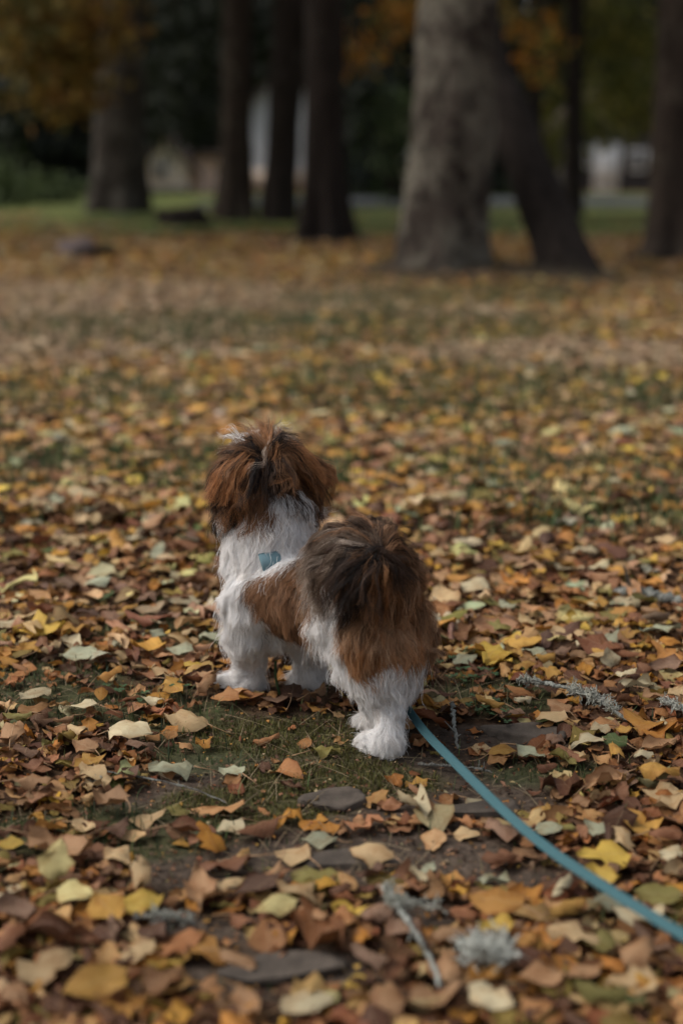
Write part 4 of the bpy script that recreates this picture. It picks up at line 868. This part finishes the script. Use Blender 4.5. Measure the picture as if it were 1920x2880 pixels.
# the leaf list that was read off the photograph: x, y, length on the picture, colour, state
HERO = [(300,1707,100,'cream','flat'),(185,1642,85,'cream','flat'),(425,1667,100,'pale tan','folded'),(530,1767,75,'grey green','flat'),(70,1780,60,'rust','cupped'),(80,1822,85,'tan','curled'),(255,1857,110,'tan','cupped'),(340,1877,85,'pale tan','flat'),(405,1857,60,'olive','flat'),(525,1897,75,'cream','flat'),(730,1927,80,'grey green','flat'),(670,1960,95,'pale tan','flat'),(515,1992,110,'rust','curled'),(530,2052,70,'pale tan','flat'),(130,2030,110,'pale yellow','standing'),(175,2077,90,'pale yellow','flat'),(245,2108,110,'ochre','flat'),(335,2100,95,'yellow','flat'),(135,2142,60,'orange','flat'),(40,2110,95,'pinkish brown','cupped'),(630,2122,100,'pale yellow','flat'),(690,2085,120,'pale tan','flat'),(560,2125,70,'rust','curled'),(715,2135,80,'tan','flat'),(260,2167,60,'pinkish brown','standing'),(470,2190,120,'orange','flat'),(395,2200,90,'ochre','curled'),(320,2217,90,'pale tan','flat'),(110,2240,140,'pale tan','flat'),(220,2300,150,'ochre','flat'),(35,2310,80,'tan','flat'),(710,2330,130,'cream','flat'),(570,2340,110,'tan','flat'),(20,1952,70,'yellow','flat'),
 (1260,1660,85,'pale tan','flat'),(1115,1712,65,'pale tan','flat'),(1215,1747,70,'grey green','flat'),(1345,1725,85,'cream','flat'),(1408,1717,60,'green','flat'),(1030,1632,45,'orange','flat'),(955,1787,55,'ochre','flat'),(1105,1842,75,'cream','flat'),(1155,1917,95,'pinkish brown','folded'),(1070,1912,60,'pale tan','flat'),(1365,1922,65,'grey green','flat'),(1385,1985,115,'yellow','flat'),(1530,1947,75,'rust','curled'),(1260,1922,60,'grey green','flat'),(1295,1917,50,'olive','flat'),(850,1977,105,'pale tan','folded'),(1045,2015,75,'orange','cupped'),(1145,1977,75,'rust','curled'),(960,2033,60,'cream','curled'),(1135,2015,70,'grey green','curled'),(1135,2148,80,'yellow','cupped'),(1320,2170,130,'pale tan','flat'),(1370,2180,80,'olive','flat'),(1400,2092,90,'grey green','folded'),(1205,2182,55,'orange','flat'),(1385,1815,100,'tan','curled'),(1510,1800,90,'ochre','folded'),(815,2257,75,'yellow','flat'),(1130,2315,110,'cream','flat'),(1235,2267,110,'tan','flat'),(1450,2270,110,'pale tan','flat'),(1490,2275,60,'orange','flat'),(870,2137,80,'pinkish brown','folded'),(1005,2087,60,'pinkish brown','curled'),(1510,2080,100,'olive','flat'),(1530,1870,90,'pale tan','cupped'),
 (92,1462,115,'yellow','lobed'),(423,1405,75,'cream','flat'),(470,1443,55,'ochre','flat'),(180,1520,80,'grey green','flat'),(405,1508,80,'grey green','flat'),(240,1505,45,'orange','cupped'),(187,1470,45,'rust','cupped'),(15,1450,60,'cream','flat'),(357,1475,60,'grey green','folded'),(365,1290,50,'grey green','standing'),(1075,1358,100,'cream','flat'),(1180,1483,58,'yellow','flat'),(1228,1513,65,'grey green','flat'),(1405,1488,50,'grey green','standing'),(1397,1540,55,'cream','standing'),(1160,1438,50,'pinkish brown','folded'),(1345,1405,100,'ochre','flat'),(1435,1400,65,'cream','flat'),(1310,1440,45,'yellow','standing'),(1345,1280,60,'cream','flat'),(1505,1335,50,'yellow','flat'),(1068,1530,60,'grey green','flat'),(1205,1548,55,'ochre','folded'),(1525,1545,70,'pinkish brown','cupped'),(1500,1420,40,'orange','standing')]
rs = np.random.default_rng(123)
ind = []                                       # individual leaves: dicts
for x, y, l, cn, stt in HERO:
    g = gz(x, y); dep = project(g)[0][2]; ind.append((g[0], g[1], min(l*K/FPX*dep*1.08, .095), NAMES.index(cn), stt, True))
# candidates for the other large leaves near the camera
cand = []
ncand = 9000
cy_ = 1.14+1.5*rs.random(ncand)**1.3; cx_ = (rs.random(ncand)-.5)*.56*(cy_+.15)
dens = 1-.98*mask(PATH, cx_, cy_)-.80*mask(GRASSY[:8], cx_, cy_)
okc = (rs.random(ncand) < dens) & paw_clear(cx_, cy_, .06) & in_view(np.stack([cx_, cy_, 0*cx_], 1), -6)
for k in np.nonzero(okc)[0]:
    if len(ind) >= 300: break
    if all((cx_[k]-i[0])**2+(cy_[k]-i[1])**2 > (.40*(i[2]+.045))**2 for i in ind):
        L_ = float(np.clip(rs.lognormal(math.log(.052 if cy_[k] < 1.7 else .045), .2), .036, .085)); stt = ['flat', 'curled', 'cupped', 'curled', 'folded', 'flat'][rs.integers(6)]
        ind.append((cx_[k], cy_[k], L_, int(rs.choice(len(NAMES), p=WNEAR)), stt, False))
NI = len(ind)
ix = np.array([i[0] for i in ind]); iy = np.array([i[1] for i in ind])
p = rand_leaves(NI, rs, WNEAR)
p['L'] = np.array([i[2] for i in ind]); p['ci'] = np.array([i[3] for i in ind]); st = [i[4] for i in ind]; hero = np.array([i[5] for i in ind])
p['cols'] = np.clip(PALV[p['ci']]*rs.uniform(.62, 1.0, (NI, 1)), .01, .72)
S_ = lambda k: np.array([s == k for s in st])
sg = np.where(rs.random(NI) < .5, -1, 1)
p['curl'] = np.where(S_('curled'), sg*rs.uniform(1.7, 2.6, NI), np.where(S_('cupped'), rs.uniform(.8, 1.4, NI), np.where(S_('folded'), -rs.uniform(.9, 1.5, NI), rs.normal(size=NI)*.32)))
p['bend'] = np.where(S_('cupped'), .7, np.where(S_('folded'), -.6, p['bend']*.6)); p['wave'] = np.where(S_('flat'), .8, 1.1)*rs.uniform(.5, 1.3, NI)
p['lobe'] = S_('lobed') | (rs.random(NI) < .16)
p['yaw'] = np.where(hero, np.pi/2*np.where(rs.random(NI) < .5, -1, 1)+rs.normal(size=NI)*.45, p['yaw'])
p['tilt'] = np.where(S_('standing'), rs.uniform(.7, 1.1, NI), rs.normal(size=NI)*.12)
p['roll'] = np.where(hero, rs.normal(size=NI)*.14+np.sin(p['yaw'])*-.16, rs.normal(size=NI)*.16)
p['yaw'] = np.where(S_('standing'), rs.normal(size=NI)*.4, p['yaw'])
lift = np.where(hero, .017, .010+.008*rs.random(NI)); inpath = mask(PATH, ix, iy) > .4; lift = np.where(inpath, .0025, lift)
rot, q, F_, cc, uv = leaf_geometry(NI, p['L'], p['yaw'], p['tilt'], p['roll'], p['curl'], p['bend'], p['wave'], p['lobe'], p['cols'], None, 5, 7, 7)
qr = rot(q); zr = qr[..., 2].max(1)-qr[..., 2].min(1); qr[..., 2] *= np.minimum(1, np.where(S_('standing'), .7, np.where(S_('flat'), .30, .44))*p['L']/zr)[:, None]; pos = np.stack([ix, iy], 1); qw = settle(qr, pos, lift)
# labels: colour and state, then the nearest landmark and how far
LAND = [("the near front paw", fl_p), ("the far front paw", fr_p), ('the hind paw', hl_p), ('the thin flat stone', G(768, 1848)), ('the lichen twig', G(1320, 1620)), ("the leash's start", G(990, 1690)), ("the leash's middle", G(1185, 1905)), ("the leash's near end", G(1500, 2130)), ('the pale lichen tuft', G(1115, 2225)), ('the broad dark slab', G(640, 2245)), ('the moss patch', G(600, 1850)),
        ("the bright yellow leaf", G(1385, 1985)), ('the lobed yellow leaf', G(92, 1462)), ("the broad cream leaf", G(1075, 1358)), ('the bottom left corner', G(60, 2330)), ('the bottom right corner', G(1500, 2330)), ("the bottom edge's middle", G(850, 2340)), ("the dry grass patch", G(250, 1930)), ("the left edge midway down", G(10, 1740)), ("the right edge midway down", G(1560, 1740))]
def place_words(x, y, L_):
    d = [math.hypot(x-p_[0], y-p_[1]) for _, p_ in LAND]; o = [k for k in np.argsort(d) if d[k] > .015][0]; nm, p_ = LAND[o]; dx, dy = x-p_[0], y-p_[1]; dist = d[o]
    a = math.degrees(math.atan2(dy, dx)) % 360
    w = ['right of', 'behind-right of', 'behind', 'behind-left of', 'left of', 'front-left of', 'before', 'front-right of'][int((a+22.5)//45) % 8]
    n_ = 'touching range' if dist < .03 else 'a leaf-length' if dist < .07 else 'two leaf-lengths' if dist < .12 else 'three leaf-lengths' if dist < .17 else 'four leaf-lengths' if dist < .23 else 'several leaf-lengths'
    return (f'just {w} {nm}' if dist < .045 else f'{n_} {w} {nm}')
used = {}
labs = []
for k in range(NI):
    size = 'large ' if p['L'][k] > .062 else 'small ' if p['L'][k] < .042 else ''
    labs.append(f"{size}{st[k]} {NAMES[p['ci'][k]]} leaf {place_words(ix[k], iy[k], p['L'][k])}")
for k in range(NI):
    same_ = [j for j in range(NI) if labs[j] == labs[k]]
    used[k] = labs[k]
    if len(same_) > 1:
        same_.sort(key=lambda j: iy[j]); r_ = same_.index(k)
        used[k] = labs[k]+[', nearer one', ', farther one', ', farthest one'][0 if r_ == 0 else 1 if r_ == 1 else 2]
stem_rs = np.random.default_rng(9)
for k in range(NI):
    c0 = qw[k].mean(0); name = 'fallen_leaf'
    o = link(name, mesh_np(name, qw[k]-c0, F_, cc[k], uv[k]), M_LEAF); o.location = c0
    tag(o, used[k], 'leaf', 'leaves fallen on the ground')
    a = qw[k][0:5].mean(0)-c0; d = a-(qw[k][15:20].mean(0)-c0); d /= np.linalg.norm(d)+1e-6; Ls = p['L'][k]*stem_rs.uniform(.35, .7); sd_ = np.cross(d, UP)
    bnd = stem_rs.normal()*.35; m = MB(); pt = [a, a+d*Ls*.35+sd_*bnd*Ls*.1, a+d*Ls*.7+sd_*bnd*Ls*.35, a+d*Ls+sd_*bnd*Ls*.7]
    gz_ = height(np.array([w_[0]+c0[0] for w_ in pt]), np.array([w_[1]+c0[1] for w_ in pt]))
    pt = [np.array([w_[0], w_[1], max(w_[2]-.004*i_, gz_[i_]-c0[2]+.003)]) for i_, w_ in enumerate(pt)]
    m.tube(pt, [.0011, .0008, .0007, .0009], 4); m.build('stem', M_STEM, o)

# all the other leaves: a deep litter nearby, coarser far off
PINK = [(G(150, 690), 2.2, 1.6), (G(480, 680), 1.5, 1.0), (G(100, 780), 1.2, 1.0), (G(1050, 730), .5, .4), (G(1300, 820), .8, .6)]
def scatter(n, y0, y1, pw, wts, nu, nvv, smean, zmax, seed, half=.30, pathcut=.94, grasscut=.6, grow=1.0, tint=1.0):
    rs = np.random.default_rng(seed); Yv = y0+(y1-y0)*rs.random(n)**pw; Xv = (rs.random(n)-.5)*2*half*(Yv+.4)
    d = (1-pathcut*mask(PATH, Xv, Yv)-grasscut*mask(GRASSY, Xv, Yv))*np.clip(-.55+3.0*(.55*fbm2(Xv*1.6, Yv*1.0, 61, 3)+.45*fbm2(Xv*4, Yv*3, 63, 2)), .10, 1.15)
    ok = (rs.random(n) < d) & paw_clear(Xv, Yv, .05)
    for tx, ty, r_, m_ in TREE_SPOTS: ok &= np.hypot(Xv-tx, (Yv-ty)*.8) > r_*(.75+.5*rs.random(len(Xv)))
    Xv, Yv = Xv[ok], Yv[ok]; k = len(Xv); p = rand_leaves(k, rs, wts, smean); p['L'] *= grow; p['cols'] = p['cols']*tint
    pk = mask(PINK, Xv, Yv); sel = rs.random(k) < pk*.85
    p['cols'][sel] = np.array([(.40, .28, .17), (.46, .34, .21), (.46, .36, .24), (.36, .25, .17)])[rs.integers(0, 4, sel.sum())]*rs.uniform(.8, 1.2, (sel.sum(), 1))
    rot, q, F, cc, uv = leaf_geometry(k, p['L'], p['yaw'], p['tilt'], p['roll'], p['curl'], p['bend'], p['wave'], p['lobe'], p['cols'], None, nu, nvv, seed)
    lift = .001+zmax*rs.random(k)**1.3*(1-mask(PATH, Xv, Yv))
    q = rot(q); zr = q[..., 2].max(1)-q[..., 2].min(1); q[..., 2] *= np.minimum(1, np.where(Yv < 3.4, .26+.24*rs.random(k), .26)*p['L']/zr)[:, None]
    return settle(q, np.stack([Xv, Yv], 1), lift), F, cc, uv
q, F, cc, uv = scatter(17500, 1.08, 3.6, 1.0, WUND, 5, 7, .031, .009, 201, .46, tint=np.array((.80, .66, .50)))  # near litter colours multiplied darker and browner
o = link('leaf_litter', pack('leaf_litter', q, F, cc, uv), M_LEAF); tag(o, 'litter of brown, tan and yellow leaves covering the ground round the dog', 'leaf litter', kind='stuff')
q, F, cc, uv = scatter(4200, 2.25, 4.2, 1.0, WNEAR, 5, 7, .048, .022, 205, .46)
o = link('leaf_litter', pack('leaf_litter', q, F, cc, uv), M_LEAF); tag(o, 'larger pale and yellow leaves lying on the brown litter beyond the dog', 'leaf litter', kind='stuff')
q, F, cc, uv = scatter(68000, 3.3, 12.5, 1.15, WFAR, 3, 4, .050, .028, 202, .52, .94, .42, 1.0, 1.08)
o = link('leaf_litter', pack('leaf_litter', q, F, cc, uv), M_LEAF); tag(o, 'golden litter of blurred leaves stretching back to the trees', 'leaf litter', kind='stuff')
q, F, cc, uv = scatter(30000, 11.5, 26, 1.1, WFAR, 2, 3, .07, .03, 203, .6, 0, .3, 1.5)
keep = (q[:, 0, 1] < 17.5)|(np.random.default_rng(4).random(len(q)) < np.where(q[:, 0, 0] < -3.0, .8, .10))
o = link('leaf_litter', pack('leaf_litter', q[keep], F, cc[keep], uv[keep]), M_LEAF); tag(o, 'far scatter of yellow leaves between the trees and on the lawn', 'leaf litter', kind='stuff')
# crumbs of broken leaves and bark on the soil
rs = np.random.default_rng(301); n = 17000
Yc = 1.1+2.2*rs.random(n); Xc = (rs.random(n)-.5)*.62*(Yc+.3); L = rs.uniform(.003, .009, n)
p = rand_leaves(n, rs, np.array([.16, .06, .03, 0, .05, .01, .05, .16, .28, .18, .02, 0, 0])); cr = np.clip(p['cols']*np.array([1, .95, .9])*rs.uniform(.25, 1.15, (n, 1)), .01, .6)
rot, q, F, cc, uv = leaf_geometry(n, L, p['yaw'], p['tilt'], p['roll'], p['curl'], p['bend'], p['wave'], p['lobe'], cr, None, 2, 4, 302)
q = settle(rot(q), np.stack([Xc, Yc], 1), .0008+.004*rs.random(n))
o = link('leaf_crumbs', pack('leaf_crumbs', q, F, cc, uv), M_LEAF); tag(o, 'crumbs of broken leaf and bark on the bare soil', 'debris', kind='stuff')

# ------------------------------------------------------------------ grass, dry stalks, moss, clover
def blades(name, label, X, Y, Lr, wid, cols, seed, bendr=(.2, 1.2), lie=0.0, cat='grass'):
    rs = np.random.default_rng(seed); n = len(X); L = rs.uniform(*Lr, n); th = rs.uniform(0, 6.283, n); b = rs.uniform(*bendr, n)
    dx, dy = np.cos(th), np.sin(th); k = 4; s = np.linspace(0, 1, k)
    out = L[:, None]*(s[None]*lie+b[:, None]*.5*s[None]**2); up = L[:, None]*s[None]*(1-lie)*np.cos(b[:, None]*.6*s[None])
    cx = X[:, None]+dx[:, None]*out; cy = Y[:, None]+dy[:, None]*out; cz = height(X, Y)[:, None]-.001+up+.003*lie
    w = wid*rs.uniform(.6, 1.4, n)[:, None]*np.array([1, .9, .6, .08])[None]
    l_ = np.stack([cx-dy[:, None]*w, cy+dx[:, None]*w, cz], -1); r_ = np.stack([cx+dy[:, None]*w, cy-dx[:, None]*w, cz], -1)
    v = np.stack([l_, r_], 2).reshape(n, k*2, 3)
    F = np.array([(0, 1, 3, 2), (2, 3, 5, 4), (4, 5, 7, 6)]); f = (F[None]+np.arange(n)[:, None, None]*k*2).reshape(-1, 4)
    c = np.asarray(cols)[rs.integers(0, len(cols), n)]*rs.uniform(.7, 1.3, (n, 1)); c = np.repeat(c[:, None], k*2, 1)
    o = link(name, mesh_np(name, v.reshape(-1, 3), f, c.reshape(-1, 3)), M_GRASS, None, False); return tag(o, label, cat, kind='stuff')
def field(n, y0, y1, lst, seed, half=.3, floor_=0.0):
    rs = np.random.default_rng(seed); Y = y0+(y1-y0)*rs.random(n); X = (rs.random(n)-.5)*2*half*(Y+.4)
    ok = rs.random(n) < np.maximum(mask(lst, X, Y)**1.5, floor_); return X[ok], Y[ok]
GG = [(.055, .085, .028), (.075, .11, .035), (.05, .075, .04), (.11, .12, .045), (.20, .17, .085)]
X, Y = field(17000, 1.15, 3.4, GRASSY, 401, .3, .06)
blades('grass', 'short green grass showing between the fallen leaves', X, Y, (.008, .032), .0010, GG, 402)
X, Y = field(90000, 3.0, 12, GRASSY, 403, .42, .10)
blades('grass', 'thin dark grass between the far leaves', X, Y, (.03, .08), .003, GG, 404)
X, Y = field(2600, 1.25, 2.6, GRASSY[:7]+PATH[:4], 405, .3, .02)
blades('dry_grass', 'dry straw coloured grass stalks lying on the soil', X, Y, (.02, .075), .0006, [(.20, .155, .09), (.26, .20, .12), (.15, .11, .065)], 406, (.2, 1.0), .75, 'dry grass')
X, Y = field(90000, 1.3, 2.3, MOSS, 407, .25, 0)
blades('moss', 'low green moss carpet on the trodden soil by the hind paw', X, Y, (.004, .012), .0009, [(.095, .090, .022), (.13, .12, .032), (.06, .06, .018), (.09, .065, .03)], 408, (.1, .8), .15, 'moss')
# single tall blade between the front paws
gb = gz(646, 1592); b_ = MB(); tt = np.linspace(0, 1, 8)
ribbon_pts = np.stack([np.array([-.004*math.sin(q*3)-.008*q, .004*q, .062*q]) for q in tt])
o = ribbon('grass_blade', ribbon_pts, .0042, .0008, np.array([1, .3, 0]), mat_plain('blade_green', (.05, .085, .03), .6, .2, 80, 0), None); o.location = gb
tag(o, 'single tall green grass blade standing between the front paws', 'grass blade')
# clover
def clover(x, y, seed, lab):
    p0 = gz(x, y); e = empty('clover', tuple(p0), lab, 'clover', 'clover plants among the leaves'); rs = np.random.default_rng(seed)
    for _ in range(7):
        tip = np.array([rs.normal()*.016, rs.normal()*.016, rs.uniform(.012, .026)]); m = MB(); m.tube([np.zeros(3), tip*.5+UP*.004, tip], [.0007, .0006, .0005], 5, (.08, .11, .04)); m.build('stalk', M_GRASS, e)
        m = MB()
        for k in range(3):
            a = k*2.09+rs.uniform(0, 1); d = np.array([math.cos(a), math.sin(a), .12]); s_ = np.array([-math.sin(a), math.cos(a), 0]); r_ = rs.uniform(.006, .009)
            c_ = np.array((.045, .085, .035))*rs.uniform(.8, 1.3)
            m.add([tip, tip+d*r_*.5+s_*r_*.45, tip+d*r_*1.05+s_*r_*.3, tip+d*r_*.95, tip+d*r_*1.05-s_*r_*.3, tip+d*r_*.5-s_*r_*.45], [(0, 1, 2, 3), (0, 3, 4, 5)], c_)
        m.build('leaflet', M_GRASS, e, False)
for i, (x, y, lb) in enumerate([(1095, 1632, 'dark green clover beside the orange leaf behind the leash start'), (1145, 1640, 'dark green clover in front of the tip of the lichen twig'), (1120, 1555, 'clover tuft between tan leaves behind the leash start'), (1000, 1520, 'clover beside the brown rump of the dog'), (1045, 1265, 'blurred green clover behind the tail'), (290, 1600, 'clover in thin grass beyond the pale leaf pile'), (420, 1590, 'clover beside the front paw on the far left leaf'), (1065, 1560, 'small clover just behind the hind leg')]): clover(x, y, 500+i, lb)
